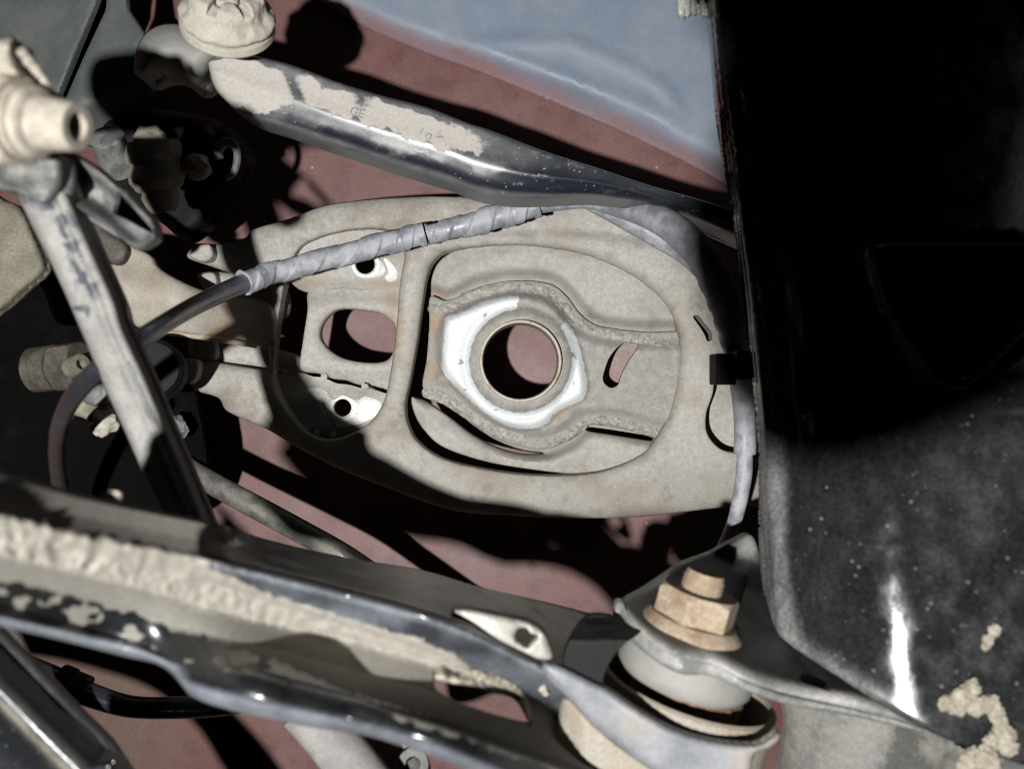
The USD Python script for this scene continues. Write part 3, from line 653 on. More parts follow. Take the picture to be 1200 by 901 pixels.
# little ear with a folded hole on the lip
ear = poly([(529, 717), (546, 713), (575, 718), (602, 723), (620, 727), (637, 738), (644, 752), (648, 770), (632, 772), (606, 760), (560, 738)], [[(604, 745), (608, 736), (617, 736), (622, 742), (631, 745), (624, 753), (618, 759), (607, 752)]])
la.part('ear', sheet(ear, lambda x, y, do, dh: .347 + .020 * sstep(570, 660, x) + roll(do, 9, .006) + roll(dh, 6, .004) + .0012 * (nz(x, y, 7, 78) - .5), .004, 3), 'rim_beige', smooth=60)

crumb = clump(P(132, 586, .300), .0036, 3, .8, .6, 3)
single('dirt_crumb', crumb, 'mud', 'small pale crumb of dried mud standing on the rear edge of the foreground channel arm', 'dirt crumb', 50)

# ------------------------------------------------------------------ bushing, washer, bolt and nut at the end of the channel arm
AX = unit((.25, .95, .06)); px_ = .405 / FP
rc = P(806, 803, .415)
bush = Thing('bushing', 'rusty round bushing sleeve with dark recessed core at the channel arm end', 'bushing', rc)
R0 = 106 * px_
bush.part('sleeve', lathe([(R0 * .93, -.030), (R0 * .93, 0), (R0 * .965, .0012), (R0, 0), (R0, -.050), (R0 * .6, -.052)], rc, AX, 96), 'sleeve_rust', smooth=40)
bush.part('rubber_core', lathe([(0, -.016), (R0 * .7, -.016), (R0 * .80, -.010), (R0 * .93, -.018), (R0 * .93, -.03), (0, -.03)], rc, AX, 72), 'dull_black', smooth=40)
core = lathe([(0, .004), (R0 * .55, .004), (R0 * .62, 0), (R0 * .63, -.02), (0, -.02)], rc, AX, 90).subdivide()
cv = np.array(core.vertices); core.vertices = cv + (meshkit.fbm(cv * 300, 3, 4) - .5)[:, None] * .003
bush.part('rust_ring', core, 'deep_rust', smooth=50)
bush.part('rolled_rim', sheet(poly([(700, 838), (735, 822), (770, 852), (800, 866), (850, 866), (885, 856), (912, 832), (918, 842), (905, 862), (870, 884), (820, 884), (770, 872), (730, 856)]), lambda x, y, do, dh: .414 + roll(do, 7, .006), .02, 4), 'sleeve_rust', smooth=60) if False else None
lap = poly([(656, 836), (664, 815), (676, 824), (700, 846), (740, 872), (800, 900), (860, 930), (860, 990), (660, 960)])
sho = poly([(688, 722), (736, 727), (752, 738), (730, 756), (714, 776), (706, 800), (716, 812), (700, 806), (676, 792), (660, 770)])
la.part('shoulder', sheet(sho, lambda x, y, do, dh: .372 + .03 * sstep(750, 722, y) + 0 * x, .004, 4), 'dull_black', smooth=60)
lipe = poly([(636, 778), (650, 778), (668, 785), (690, 796), (715, 809), (740, 826), (766, 842), (796, 857), (830, 867), (865, 872), (890, 871), (912, 858), (914, 866), (903, 876), (884, 884), (878, 906), (850, 930), (800, 920), (765, 903), (722, 874), (690, 845), (668, 820), (652, 806), (640, 794)])
la.part('lip_end', sheet(lipe, lambda x, y, do, dh: .366 - .004 * sstep(700, 800, x) + roll(do, 8, .004) + .001 * (nz(x, y, 30, 88) - .5), .004, 4), 'lip_paint', smooth=60, masks={'film': lambda x, y: .35 + .65 * nz(x, y, 36, 89) + .5 * sstep(780, 860, x), 'mud': lambda x, y: .75 * np.exp(-((x - 745) / 26.) ** 2 - ((y - 850) / 16.) ** 2) + .6 * sstep(840, 880, x)})
bush.part('outer_cup', sheet(lap, lambda x, y, do, dh: .372 + .01 * sstep(690, 655, x) + roll(do, 8, .008), .01, 5), 'sleeve_rust', smooth=60)

mb = Thing('mounting_bolt', 'pale rusty hex nut with a flange and bolt tip on top of the grey washer', 'bolt', rc)
def on(h): return rc + AX * h
mb.part('washer', lathe([(0, .0), (72 * px_, .0), (79 * px_, .003), (80 * px_, .007), (77 * px_, .016), (60 * px_, .0195), (0, .0195)], P(799, 795, .408), AX, 90), 'washer_grey', smooth=40)
q = P(791, 801, .402) + AX * .0250
mb.part('nut_flange', lathe([(0, 0), (56 * px_, 0), (60 * px_, .0012), (59 * px_, .003), (50 * px_, .0065), (0, .008)], q, AX, 64), 'bolt_rust', smooth=35)
mb.part('nut', hexnut(48 * px_, .0150, q + AX * .0045, AX, bore=24 * px_, spin=.62), 'bolt_rust', smooth=28)
tip = [(0, 0), (23.5 * px_, 0), (24 * px_, .006)]
for k in range(5): tip += [(24.4 * px_, .007 + .002 * k), (22.6 * px_, .008 + .002 * k)]
tip += [(21 * px_, .0185), (0, .0185)]
mb.part('bolt_tip', lathe(tip, q + AX * .0098, AX, 48), 'bolt_rust', smooth=35)

# ------------------------------------------------------------------ black gusset bracket and the black axle housing
GU = [(727, 712), (734, 702), (752, 692), (776, 676), (800, 660), (832, 648), (858, 634), (884, 630), (900, 700), (912, 735), (935, 752), (982, 790), (1050, 833), (1104, 852), (1150, 846), (1156, 856), (1148, 869), (1136, 870), (1082, 854), (1000, 834), (920, 818), (870, 799), (842, 785), (826, 779), (800, 778), (776, 766), (752, 750), (735, 732)]
gu = poly(GU)
LIP = C([(725, 718), (735, 733), (752, 750), (776, 767), (800, 778), (826, 779), (842, 785), (870, 799), (920, 818), (1000, 834), (1082, 854), (1150, 869)])
def gu_d(x, y, do, dh):
    e = LIP(x) - y
    rx, ry = (x - 600) / FP, (450.5 - y) / FP
    q0 = P(799, 795, .408) + AX * .0235 - np.array([0, 0, H])
    dp = np.clip((AX @ q0) / np.minimum(AX[0] * rx + AX[1] * ry - AX[2], -.05), .34, .47)
    dr = .386 + .075 * np.clip(e / 145, 0, 1.2) - .008 * sstep(880, 1150, x)
    w = sstep(960, 840, x)
    dl = np.clip((AX @ q0) / np.minimum(AX[0] * rx + AX[1] * (450.5 - LIP(x)) / FP - AX[2], -.05), .34, .40)
    dp = np.minimum(dl + .125 * np.clip(e, 0, 200) / 145, .475)
    d = dp * w + dr * (1 - w)
    d += .016 * (1 - np.sqrt(np.clip(1 - np.clip(1 - e / 22, 0, 1) ** 2, 0, 1))) * sstep(1130, 1000, x) + roll(do, 5, .002)
    d -= .004 * np.exp(-((np.hypot((x - 866) / 22., (y - 690) / 50.)) ** 2))
    return d + .0008 * (nz(x, y, 40, 81) - .5)
gus = Thing('gusset_bracket', 'flat black gusset bracket under the rusty nut, running right to the black housing', 'bracket', P(900, 760, .40))
gu2 = gu.difference(Polygon(curve([(938, 793), (944, 789), (960, 795), (974, 803), (972, 809), (956, 804), (942, 798)], 6, True)))
gus.part('plate', sheet(gu2, gu_d, .006, 4.5), 'gusset_black', smooth=50, masks={'edge': lambda x, y: 1.0 * sstep(24, 15, LIP(x) - y) * sstep(1120, 980, x) + .8 * np.exp(-((x - 770) / 22.) ** 2 - ((y - 678 - (770 - x) * .6) / 7.) ** 2) + .55 * np.exp(-((x - 880) / 14.) ** 2 - ((y - 640) / 14.) ** 2)})

lw = [(726, 708, 5), (728, 722, 8), (738, 737, 9), (754, 752, 9), (778, 769, 10), (802, 779, 11), (826, 781, 9), (846, 788, 8), (872, 801, 7), (920, 818, 6), (1000, 834, 5), (1080, 853, 4)]
lwc = curve(lw, 8)
lipg = shapely.union_all([shapely.LineString(lwc[i:i + 2, :2]).buffer(lwc[i, 2]) for i in range(len(lwc) - 1)]).simplify(.3)
gus.part('front_lip', sheet(lipg, lambda x, y, do, dh: gu_d(x, LIP(x) - 16, 99., 99.) * sstep(1000, 900, x) + gu_d(x, LIP(x) - 12, 99., 99.) * sstep(900, 1000, x) - .0045 * sstep(1080, 900, x) + roll(do, 6, .005) + .0008 * (nz(x, y, 14, 82) - .5), .005, 3, bands=(1.2, 3)), 'lip_grey', smooth=60)
LE = [(826, -60), (832, 20), (840, 120), (850, 190), (860, 240), (872, 330), (880, 400), (888, 470), (893, 540), (893, 640), (898, 690), (908, 735), (922, 752), (950, 772), (990, 798), (1050, 836), (1100, 862), (1150, 880), (1230, 905), (1320, 925), (1320, -60)]
le_x = C([(-60, 826), (20, 832), (120, 840), (190, 850), (240, 860), (330, 872), (400, 880), (470, 888), (540, 893), (640, 893), (690, 898), (735, 908), (800, 925), (960, 935)]) 
ho = poly(LE, smooth=True).difference(Polygon(curve([(1026, 300), (1040, 292), (1120, 290), (1200, 292), (1260, 300), (1230, 350), (1140, 440), (1112, 448), (1082, 420), (1046, 370)], 6, True)))
le_s = C([(-60, 826), (100, 839), (240, 858), (400, 878), (640, 897), (800, 908), (960, 920)])
def ho_d(x, y, do, dh):
    e = np.clip(x - le_s(y), 0, 600)
    k = np.clip(1 - e / 255., 0, 1)
    d = .374 + .062 * (1 - np.sqrt(np.maximum(0, 1 - k ** 2.1))) ** .85
    d -= .0045 * np.exp(-((e - 8) / 9.) ** 2) * sstep(0, 6, e)                    # turned lip along the left edge
    d += .018 * sstep(620, 120, y)
    d -= 6.0e-5 * (np.maximum(y, 480) - 740)
    d += roll(dh, 16, .010) + roll(do, 4, .002)
    return d
hs = Thing('axle_housing', 'big glossy black rounded steel housing filling the right side, upper half in shadow', 'housing', P(1040, 450, .42))
hs.part('shell', sheet(ho, ho_d, .006, 8), 'housing_black', smooth=60, masks={
    'dustfilm': lambda x, y: .85 * sstep(34, 20, x - le_x(y)) * sstep(480, 560, y) + .75 * np.exp(-(((y - 742) - (x - 910) * .62) / 13.) ** 2) * sstep(900, 930, x) * sstep(1110, 1000, x) + .22 * sstep(.35, .75, nz(x, y, 30, 84, 5)) * sstep(1060, 1110, x) * sstep(480, 560, y) + .05 * nz(x, y, 18, 85) + .8 * np.exp(-((x - 1030 - (y - 330) * .45) / 12.) ** 2) * sstep(280, 310, y) * sstep(460, 420, y)})
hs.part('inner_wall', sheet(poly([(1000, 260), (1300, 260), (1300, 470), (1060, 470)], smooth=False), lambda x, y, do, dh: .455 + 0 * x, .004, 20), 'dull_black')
lt = poly([(912, 760), (980, 800), (1060, 840), (1150, 870), (1320, 910), (1320, 1010), (900, 1010), (914, 900), (922, 850), (918, 810)], smooth=False)
hs.part('lower_tube', sheet(lt, lambda x, y, do, dh: .402 + .06 * (1 - np.sqrt(np.maximum(0, 1 - np.clip(1 - (x - 905) / 190., 0, 1) ** 2))) - .02 * sstep(1100, 1300, x) + .0008 * (nz(x, y, 40, 86) - .5), .006, 7), 'tube_grey', smooth=60,
        masks={'dustfilm': lambda x, y: .75 * sstep(1090, 950, x + 60 * (nz(x, y, 30, 87) - .5)) - .7 * np.exp(-((x - 1052) / 16.) ** 2)})
def on_ho(px, py, lift=0.0):
    a = np.array([float(px)]), np.array([float(py)])
    return P(a[0], a[1], ho_d(a[0], a[1], np.array([99.]), np.array([1e3])) - lift)[0]
mm = [clump(on_ho(px, py, .001), r * 1.2 * .37 / FP, 100 + i, .5, .7, 3, 2.6) for i, (px, py, r) in enumerate([(1110, 823, 8), (1122, 827, 9), (1130, 818, 11), (1138, 808, 9), (1144, 828, 9), (1160, 824, 9), (1168, 834, 8), (1172, 846, 7), (1178, 862, 10), (1182, 874, 9), (1172, 857, 7), (1164, 868, 8), (1150, 886, 11), (1138, 890, 10), (1160, 893, 10), (1132, 897, 8)])]
single('mud_cake', cat(*mm), 'mud', 'caked ring of pale dried mud round the tip of the gusset on the black housing', 'mud', 60)
mm = [clump(on_ho(px, py, .0005), r * 1.2 * .37 / FP, 130 + i, .5, .7, 3, 2.6) for i, (px, py, r) in enumerate([(1165, 738, 6), (1158, 750, 6), (1155, 757, 4)])]
single('mud_clump', cat(*mm), 'mud', 'small yellowish clump of dried mud alone on the black housing above the caked ring', 'mud', 60)

# ------------------------------------------------------------------ grey strut and its upper clamp
ST_A = [(-6, 160), (14, 214), (36, 262), (65, 320), (94, 386), (121, 450), (148, 510), (170, 560), (195, 615), (222, 680)]
ST_B = [(60, 160), (76, 212), (92, 252), (112, 298), (136, 352), (146, 385), (172, 442), (196, 500), (220, 556), (240, 605), (276, 690)]
st = Thing('strut', 'flat grey dusty strut running diagonally down from the hose fitting', 'strut', P(140, 400, .4))
def st_prof(v, u):
    e = np.clip(1 - np.minimum(v, 1 - v) / .22, 0, 1)
    return -.008 * (1 - np.sqrt(np.maximum(0, 1 - e ** 2))) + .0018 * np.exp(-((v - .62) / .10) ** 2)
def scr(x, y):
    n = nz(x, y, 12, 91, 4)
    a = 1.1 * np.exp(-((x - 92 - (y - 300) * .34) / 13.) ** 2) * sstep(225, 262, y) * sstep(365, 330, y) * sstep(.42, .5, n)
    b = .9 * np.exp(-((x - 95) / 12.) ** 2 - ((y - 361) / 4.) ** 2) + .9 * np.exp(-((x - 103) / 3.) ** 2 - ((y - 368) / 7.) ** 2)
    c = np.exp(-((x - 150 - (y - 420) * .44 - 6 * (n - .5)) / 1.6) ** 2) * sstep(415, 430, y) * sstep(530, 515, y) * 1.0
    e = 1.0 * np.exp(-((y - 218 - (x - 20) * .5) / 15.) ** 2) * sstep(75, 55, x) * sstep(.38, .5, n)  # shadow band below the clamp, put into the colour
    return np.clip(a + b + c + e, 0, 1)
st.part('bar', strip(ST_A, ST_B, lambda u: .345 + .045 * u, lambda u: .345 + .045 * u, st_prof, 160, 30, .012), 'strut_dust', smooth=60, masks={'scrape_shade': scr})
clampp = poly([(-3, 182), (20, 184), (68, 180), (76, 208), (70, 226), (54, 238), (40, 236), (22, 226), (0, 222), (-4, 214)])
st.part('clamp', sheet(clampp, lambda x, y, do, dh: .338 + roll(do, 14, .008) + .006 * np.exp(-((y - 222 - (x - 20) * .1) / 12.) ** 2), .010, 4.5), 'bracket_grey', smooth=60)

# hose fitting at the top left, nearest to the camera
fit = Thing('hose_fitting', 'cream dust covered hose fitting with an open round nozzle at the upper left', 'fitting', P(40, 150, .29))
fp = .29 / FP; fa = unit((.96, -.15, .17))
f0 = P(-24, 136, .30)
fit.part('hex_body', hexnut(58 * fp, 58 * fp, f0 + fa * 2 * fp, fa, spin=.25), 'bolt_dust', smooth=28)
fit.part('collar', lathe([(0, 0), (40 * fp, 0), (45 * fp, 4 * fp), (45 * fp, 9 * fp), (39 * fp, 11 * fp), (39 * fp, 15 * fp), (43 * fp, 17 * fp), (43 * fp, 23 * fp), (36 * fp, 28 * fp), (0, 28 * fp)], f0 + fa * 58 * fp, fa, 48), 'bolt_dust', smooth=40)
fit.part('nozzle', lathe([(0, 0), (33 * fp, 0), (32 * fp, 20 * fp), (29 * fp, 46 * fp), (27 * fp, 50 * fp), (17 * fp, 50 * fp), (15 * fp, 46 * fp), (15 * fp, 8 * fp), (0, 8 * fp)], f0 + fa * 84 * fp, fa, 56), 'bolt_dust', smooth=40)
fit.part('body', sheet(poly([(-190, 40), (-60, 30), (-16, 44), (-8, 76), (-14, 112), (-80, 124), (-190, 120)]), flat(.30, 20, .01), .03, 9), 'bolt_dust', smooth=60)  # unseen extension of the fitting, added to cast shade to its right
bf = P(20, 70, .30)
top = poly([(-30, 40), (0, 44), (16, 44), (20, 62), (28, 82), (46, 96), (58, 104), (54, 118), (30, 112), (-30, 120)])
fit.part('spring_clip', sheet(top, lambda x, y, do, dh: .300 + roll(do, 13, .012) + .008 * (nz(x, y, 22, 95) - .5), .012, 4), 'bolt_dust', smooth=60)
fit.part('clip_tail', tube([(24, 58, .305, 6), (34, 72, .308, 7), (44, 84, .306, 6), (54, 100, .305, 5)], 8, 10, lump=lambda t: 1 + .08 * np.sin(t * 23)), 'bolt_dust', smooth=60)

# ------------------------------------------------------------------ dark grey folded bracket beside the strut
br = poly([(66, 176), (80, 177), (97, 184), (118, 198), (139, 216), (152, 226), (168, 243), (182, 259), (186, 275), (182, 284), (160, 292), (130, 270), (100, 250), (78, 236)], [[(138, 222), (141, 226), (158, 246), (177, 268), (176, 272), (150, 258), (133, 249), (135, 236)]])
brk = Thing('folded_bracket', 'dark grey folded sheet bracket with a triangular opening, right of the strut top', 'bracket', P(130, 230, .42))
brf = sdf(br)
brk.part('plate', sheet(br, lambda x, y, do, dh: .364 - .006 * np.exp(-((do - 5) / 4.) ** 2) + .010 * sstep(9, 20, do) * sstep(150, 120, x) - .005 * np.exp(-((x - 108) / 8.) ** 2 - ((y - 214) / 10.) ** 2) * nz(x, y, 7, 98) + .0006 * (nz(x, y, 14, 97) - .5), .004, 3.5), 'bracket_grey', smooth=50)
brk.part('lower_flange', tube([(84, 240, .367, 4), (110, 256, .369, 5), (150, 278, .374, 5.5), (182, 287, .379, 4)], 8, 8), 'bracket_grey')
brk.part('web', sheet(poly([(96, 252), (128, 272), (150, 290), (140, 310), (112, 302), (98, 280)]), flat(.47), .004, 5), 'dim_brown')

# slate grey panels at the upper left, far behind
sp = Thing('slate_panel', 'flat slate grey panel filling the upper left corner', 'panel', P(50, 50, .62))
sp.part('sheet', sheet(poly([(-60, -60), (122, -60), (118, -10), (112, 6), (92, 55), (66, 118), (40, 170), (-60, 190)], smooth=False), lambda x, y, do, dh: .60 + roll(do, 3, .002), .005, 9), 'slate_panel')
s2 = Thing('slate_panel', 'narrow slate grey panel between the dark gap and the black arm end', 'panel', P(120, 80, .62))
s2.part('sheet', sheet(poly([(131, -60), (124, 12), (96, 72), (76, 118), (60, 160), (140, 180), (176, 120), (182, 70), (170, 40), (150, 10), (140, -60)], smooth=False), lambda x, y, do, dh: .605 + roll(do, 3, .002) + .03 * sstep(110, 170, y + (x - 120) * .3), .005, 8), 'slate_panel')
single('shade_strip', sheet(poly([(108, -60), (138, -60), (132, 14), (82, 130), (52, 160), (50, 120)], smooth=False), flat(.63), .004, 10), 'dull_black', 'black strip added as shade in the gap between the two slate grey panels', 'shade strip')  # dark sheet put into the gap in place of shade

# rubber boot, grey pin and hook in the dark corner
jb = P(182, 196, .52); jp = .52 / FP
boot = Thing('ball_joint_boot', 'dust covered ribbed rubber boot standing in the dark behind the folded bracket', 'rubber boot', jb)
pr = [(0, 46), (10, 46), (14, 40), (18, 36), (18, 30), (30, 28), (33, 20), (31, 8), (27, 4), (30, -2), (31, -14), (26, -24), (20, -28), (22, -34), (18, -46), (14, -52), (0, -52)]
bm = lathe([(r * jp, h * jp) for r, h in pr], jb, unit((-.1, .93, .25)), 64).subdivide()
bv = np.array(bm.vertices); bm.vertices = bv + (meshkit.fbm(bv * 130, 3, 8) - .5)[:, None] * .0025
boot.part('bellows', bm, 'rubber_dust', smooth=60)
boot.part('side_lug', clump(P(231, 196, .525), 15 * jp, 6, 1.2, .4), 'rubber_dust', smooth=60)
boot.part('lower_stub', tube([(185, 215, .53, 7), (183, 226, .53, 6), (184, 240, .535, 5)], 6, 10), 'rubber_dust')
single('steel_pin', lathe([(0, 0), (15 * jp, 0), (19 * jp, -3 * jp), (19 * jp, -50 * jp), (0, -50 * jp)], P(124, 158, .50), unit((.05, .6, .8)), 40), 'bracket_grey', 'short grey steel pin between the hose fitting nozzle and the dark corner', 'pin', 40)
single('wire_hook', cat(tube([(257, 186, .55, 5), (256, 176, .55, 5.5), (262, 168, .55, 6), (271, 168, .55, 5.5), (277, 176, .55, 4.5), (278, 188, .55, 4.5), (274, 202, .55, 4), (266, 210, .553, 2.5)], 8, 12)), 'bracket_grey', 'small hooked steel clip right of the rubber boot', 'clip', 50)
single('rear_block', sheet(poly([(118, 150), (150, 132), (200, 130), (250, 140), (280, 160), (290, 190), (250, 250), (242, 262), (215, 280), (190, 262), (140, 230)]), lambda x, y, do, dh: .615 + roll(do, 20, .02) + .01 * (nz(x, y, 30, 121) - .5), .02, 7), 'dull_black', 'lump of the knuckle behind the ribbed rubber boot, coloured black for shade', 'knuckle', 60)  # its black colour stands in for the shade cast here

# rusty olive plate and clutter at the left edge
single('rusty_plate', sheet(poly([(-40, 226), (8, 236), (26, 246), (40, 276), (52, 306), (51, 320), (30, 338), (0, 364), (-40, 380)]), lambda x, y, do, dh: .47 + roll(do, 9, .006) + .002 * (nz(x, y, 18, 111) - .5), .006, 5), 'olive_plate', 'olive brown rusty plate at the left edge below the hose fitting', 'plate', 50)
lp = .50 / FP
jn = Thing('pipe_joint', 'dirty brown pipe joint, darkened for shade, with two nuts left of the strut at mid height', 'pipe joint', P(75, 430, .5))
ja = unit((.96, .10, .18)); j0 = P(38, 434, .51)
jn.part('coupling', lathe([(0, 0), (22 * lp, 0), (27 * lp, 4 * lp), (27 * lp, 12 * lp), (23 * lp, 14 * lp), (27 * lp, 17 * lp), (27 * lp, 34 * lp), (0, 36 * lp)], j0, ja, 48), 'dim_brown', smooth=40)
jn.part('nut', hexnut(30 * lp, 30 * lp, j0 + ja * 36 * lp, ja, spin=.2), 'dim_brown', smooth=28)
jn.part('stud', lathe([(0, 0), (12 * lp, 0), (12 * lp, 18 * lp), (6 * lp, 19 * lp), (5 * lp, 12 * lp), (0, 12 * lp)], P(84, 431, .49), unit((.8, .2, .5)), 32), 'olive_plate', smooth=40)
jn.part('lower_pipe', tube([(82, 472, .515, 13), (104, 478, .515, 13), (118, 486, .512, 14), (134, 498, .51, 12)], 8, 18), 'rubber_dust')
jn.part('pipe_end', clump(P(122, 496, .505), 15 * lp, 5, .9, .4), 'cap_beige', smooth=60)
single('grey_block', sheet(poly([(100, 455), (124, 450), (126, 470), (110, 476), (96, 468)]), flat(.50, 5), .01, 4), 'bracket_grey', 'small grey block peeping out between the cable and the strut', 'block')
single('rubber_mount', lathe([(0, 0), (34 * lp, 0), (40 * lp, -8 * lp), (40 * lp, -40 * lp), (0, -44 * lp)], P(176, 432, .54), unit((.2, .1, .95)), 40), 'dull_black', 'round grey rubber mount right of the strut, below the mounting plate', 'rubber mount', 40)  # grey mount blackened to stand in for the shade around it
single('dark_backing', sheet(poly([(-60, 330), (40, 330), (70, 380), (150, 380), (205, 440), (230, 470), (236, 590), (130, 640), (-60, 600)]), lambda x, y, do, dh: .62 + .01 * nz(x, y, 60, 131), .006, 12), 'shade_black', 'inner panel behind the pipe joint at the left, coloured black for shade', 'inner panel')  # colour set near black in place of the shade here
single('stone_chip', clump(P(206, 502, .60), 13 * .6 / FP, 12, .6, .5), 'bracket_grey', 'pale angular chip below the fork of the pale arm', 'chip', 30)

# ------------------------------------------------------------------ the brake cable over everything
cb = Thing('brake_cable', 'grey sensor cable with spiral sleeves arching over the pale arm, clipped at the right', 'cable', P(480, 280, .57))
cb.part('cable_run', tube([(84, 640, .58, 8), (72, 580, .54, 9), (66, 530, .48, 9.5), (73, 490, .43, 10.5), (93, 456, .395, 11.5), (130, 421, .375, 12), (180, 387, .40, 11.5), (235, 355, .47, 11), (292, 330, .535, 11.5), (345, 314, .560, 12), (430, 291, .572, 12), (500, 275, .576, 11), (560, 262, .578, 11), (632, 242, .575, 11)], 10, 22), 'cable_black', smooth=60,
        masks={'dustfilm': lambda x, y: .6 * sstep(200, 320, x) + .06 * nz(x, y, 20, 141)})
def spiral(k, a=.10): return lambda t: 1 + a * np.tanh(2.2 * np.sin(2 * np.pi * k * t)) * sstep(0, .06, t) * sstep(1, .94, t) + .05 * sstep(.05, 0, t) + .05 * sstep(.95, 1, t)
def sleeve(pts, turns, seed, amp=.075):
    p = curve(pts, 34); c = P(p[:, 0], p[:, 1], p[:, 2]); r = p[:, 3] * p[:, 2] / FP
    m = frame_sweep(c, r, 28); v = np.array(m.vertices); n = len(c)
    i = np.arange(n * 28) // 28; a = (np.arange(n * 28) % 28) / 28
    t = i / (n - 1)
    ph_ = np.mod(turns * t - a, 1.0)
    w = sstep(.0, .05, ph_) * sstep(.62, .56, ph_)
    tab = sstep(.45, .5, np.mod(turns * 2 * t + .3 * a + seed * .2, 1.0)) * sstep(.5, .42, np.abs(ph_ - .3) * 1.3)
    f = 1 - amp * .9 + amp * 1.6 * w + .05 * tab * w + .03 * (meshkit.noise(np.stack([t * 40, a * 5, np.full_like(a, seed)], -1)) - .5)
    f = f * (1 + .08 * (sstep(.03, .0, t) + sstep(.97, 1., t)))
    v[:n * 28] = c[i] + (v[:n * 28] - c[i]) * f[:, None]
    m.vertices = v; return m
cb.part('sleeve', sleeve([(286, 331, .529, 13.5), (320, 320, .545, 12.8), (370, 307, .556, 12.8), (430, 291, .566, 13.2), (470, 281, .570, 13.4), (498, 274, .571, 13)], 4.2, 1), 'cable_grey', smooth=50)
cb.part('sleeve', sleeve([(500, 275, .574, 11), (530, 268, .574, 12), (570, 258, .573, 14.5), (604, 248, .572, 14), (632, 240.5, .571, 12.5)], 3.2, 2, .09), 'cable_grey', smooth=50)
cb.part('tail', tube([(628, 242, .573, 9), (660, 237, .570, 9.5), (690, 235, .568, 10), (722, 240, .565, 14), (756, 250, .535, 16), (790, 268, .505, 18), (822, 300, .49, 19), (846, 345, .485, 20), (860, 390, .49, 18), (866, 432, .51, 14), (871, 468, .528, 13), (873, 500, .528, 12.5), (873, 531, .53, 13)], 12, 24,
        lump=lambda t: 1 + .035 * np.sign(np.sin(t * 150)) * sstep(.45, .55, t) * sstep(.80, .74, t)), 'cable_grey', smooth=50)
cb.part('lower_tail', tube([(873, 525, .532, 9), (872, 555, .533, 9.5), (866, 590, .535, 9), (858, 618, .54, 8), (842, 650, .55, 7), (820, 680, .56, 7)], 10, 18), 'cable_grey', smooth=60)
cb.part('branch', tube([(690, 236, .575, 10), (726, 252, .578, 13), (768, 276, .58, 13), (806, 300, .57, 12), (840, 335, .55, 10)], 10, 18), 'cable_grey', smooth=60)
def rbox(px, py, w, h, d, dz, name, m):
    g = poly([(px, py), (px + w, py), (px + w, py + h), (px, py + h)], smooth=False).buffer(-2).buffer(2)
    cb.part(name, sheet(g, lambda x, y, do, dh: d + roll(do, 2.5, .0015), dz, 3), m, smooth=40)
rbox(839, 414, 24, 37, .478, .016, 'clip_jaw', 'dull_black')
rbox(863, 411, 21, 34, .470, .018, 'clip_jaw', 'dull_black')

# ------------------------------------------------------------------ lower left and under the channel arm
sb = poly([(-40, 742), (0, 783), (26, 808), (52, 836), (82, 866), (106, 890), (132, 930), (132, 990), (-40, 990)], smooth=False)
SE = C([(-40, 742), (0, 783), (52, 836), (106, 890), (140, 930)])
bar = Thing('black_side_bar', 'glossy black bar with a dusty stripe in the lower left corner', 'bar', P(40, 860, .33))
bar.part('bar', sheet(sb, lambda x, y, do, dh: .325 + roll(np.maximum(y - SE(x), 0) * .7, 26, .010) + .012 * sstep(30, 90, y - SE(x)), .02, 4.5), 'bar_paint', smooth=60,
         masks={'film': lambda x, y: .8 * sstep(40, 4, y - SE(x)) + 0 * x, 'mud': lambda x, y: .9 * np.exp(-((y - SE(x) - 40 - 8 * (nz(x, y, 20, 151) - .5)) / 7.) ** 2)})
bar.part('shade_rail', tube([(-280, 890, .40, 22), (-190, 900, .40, 22), (-112, 918, .40, 22), (-30, 948, .40, 22), (40, 1000, .40, 26), (90, 1060, .40, 34), (150, 1150, .40, 40)], 8, 14), 'dull_black')  # unseen rail, added to cast shade on the floor at the lower left
bar.part('tab', sheet(poly([(104, 897), (128, 895), (132, 905), (106, 906)], smooth=False), flat(.322, 3, .002), .004, 3), 'black_paint')
single('thin_rod', tube([(-16, 700, .45, 15), (6, 742, .45, 15), (30, 792, .45, 15), (60, 842, .45, 15), (92, 884, .45, 14), (130, 930, .45, 14)], 10, 20), 'tube_grey', 'dark grey rod between the side bar and the black hose, lower left', 'rod', 60)
hs2 = Thing('black_hose', 'black rubber hose with two ridged clips in the lower left, curving under the channel arm', 'hose', P(140, 820, .5))
hs2.part('hose', tube([(22, 780, .50, 16), (60, 797, .50, 17), (100, 812, .50, 14), (150, 827, .50, 12.5), (200, 829, .50, 12.5), (250, 826, .50, 13), (300, 818, .50, 14), (350, 806, .50, 14)], 12, 22), 'cable_black', smooth=60, masks={'dustfilm': lambda x, y: sstep(190, 215, x)})
for (px, py, r) in [(74, 802, 22), (92, 809, 20)]:
    hs2.part('clip', tube([(px - 7, py - 3, .50, r), (px + 7, py + 3, .50, r)], 4, 14), 'dull_black', smooth=35)
single('damper_tube', tube([(352, 828, .425, 27), (382, 858, .425, 29), (420, 905, .425, 30), (450, 945, .425, 30)], 10, 28), 'strut_dust', 'thick dusty grey tube emerging below the channel arm', 'tube', 60)
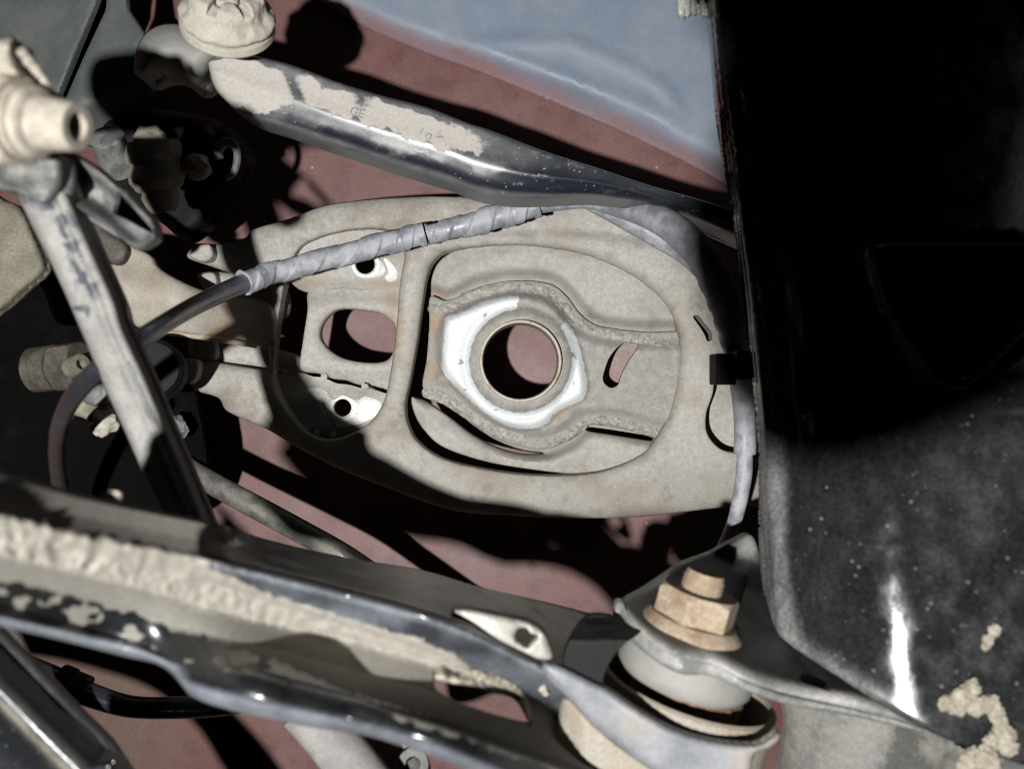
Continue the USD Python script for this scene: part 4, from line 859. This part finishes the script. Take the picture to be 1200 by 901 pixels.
eb = Thing('eye_bracket', 'yellowish corroded bracket with a small eye under the channel arm', 'bracket', P(470, 885, .46))
eb.part('plate', sheet(poly([(424, 856), (450, 862), (474, 868), (496, 882), (500, 920), (440, 940), (428, 900)]), flat(.46, 5), .006, 4), 'brown_plate')
eb.part('eye', lathe([(9 * .45 / FP, 0), (18 * .45 / FP, 0), (18 * .45 / FP, .008), (9 * .45 / FP, .008)], P(482, 894, .455), unit((.2, .3, .9)), 32), 'bracket_grey')
eb.part('stub', tube([(484, 892, .455, 10), (492, 908, .45, 10)], 4, 14), 'tube_grey')
single('drop_link', tube([(205, 540, .62, 13), (250, 567, .615, 13), (300, 594, .61, 13.5), (350, 621, .605, 13.5), (405, 652, .60, 13.5), (460, 690, .60, 13), (600, 790, .60, 13)], 10, 20, lump=None), 'tube_grey', 'thin dark rod slanting across the red floor below the pale arm', 'rod', 60)

# white plastic tag at the top edge
tag = Thing('white_clip', 'small white plastic clip at the top edge beside the black housing', 'clip', P(820, 5, .5))
tag.part('tab', sheet(poly([(821, -30), (843, -30), (842, 18), (822, 19)], smooth=False), flat(.47, 2, .001), .004, 3), 'white_plastic')
tag.part('ribbed_end', sheet(poly([(793, -30), (822, -30), (822, 17), (812, 15), (804, 20), (796, 18)], smooth=False), lambda x, y, do, dh: .476 + .0015 * np.sin(x * .9), .004, 2), 'white_plastic')

# ------------------------------------------------------------------ the photographer's telephone: its shadow darkens the right side
ph = Thing('telephone', 'dark slab shaped telephone held above the parts, shading the right side', 'telephone', (0.03, -.02, H + .012))
g = Polygon(curve([(-.0415, .03), (-.0425, .014), (-.0475, -.002), (-.0512, -.014), (-.0518, -.026), (-.0490, -.040), (-.0445, -.055), (-.036, -.063), (-.018, -.0655), (.016, -.052), (.06, -.036), (.112, -.016), (.112, .03)], 6, True)).intersection(shapely.box(-.06, -.07, .11, .029)).buffer(0)
pm = trimesh.creation.extrude_polygon(g, .008); pm.apply_translation([0, 0, H + .008])
ph.part('case', pm, 'phone_body', smooth=False)
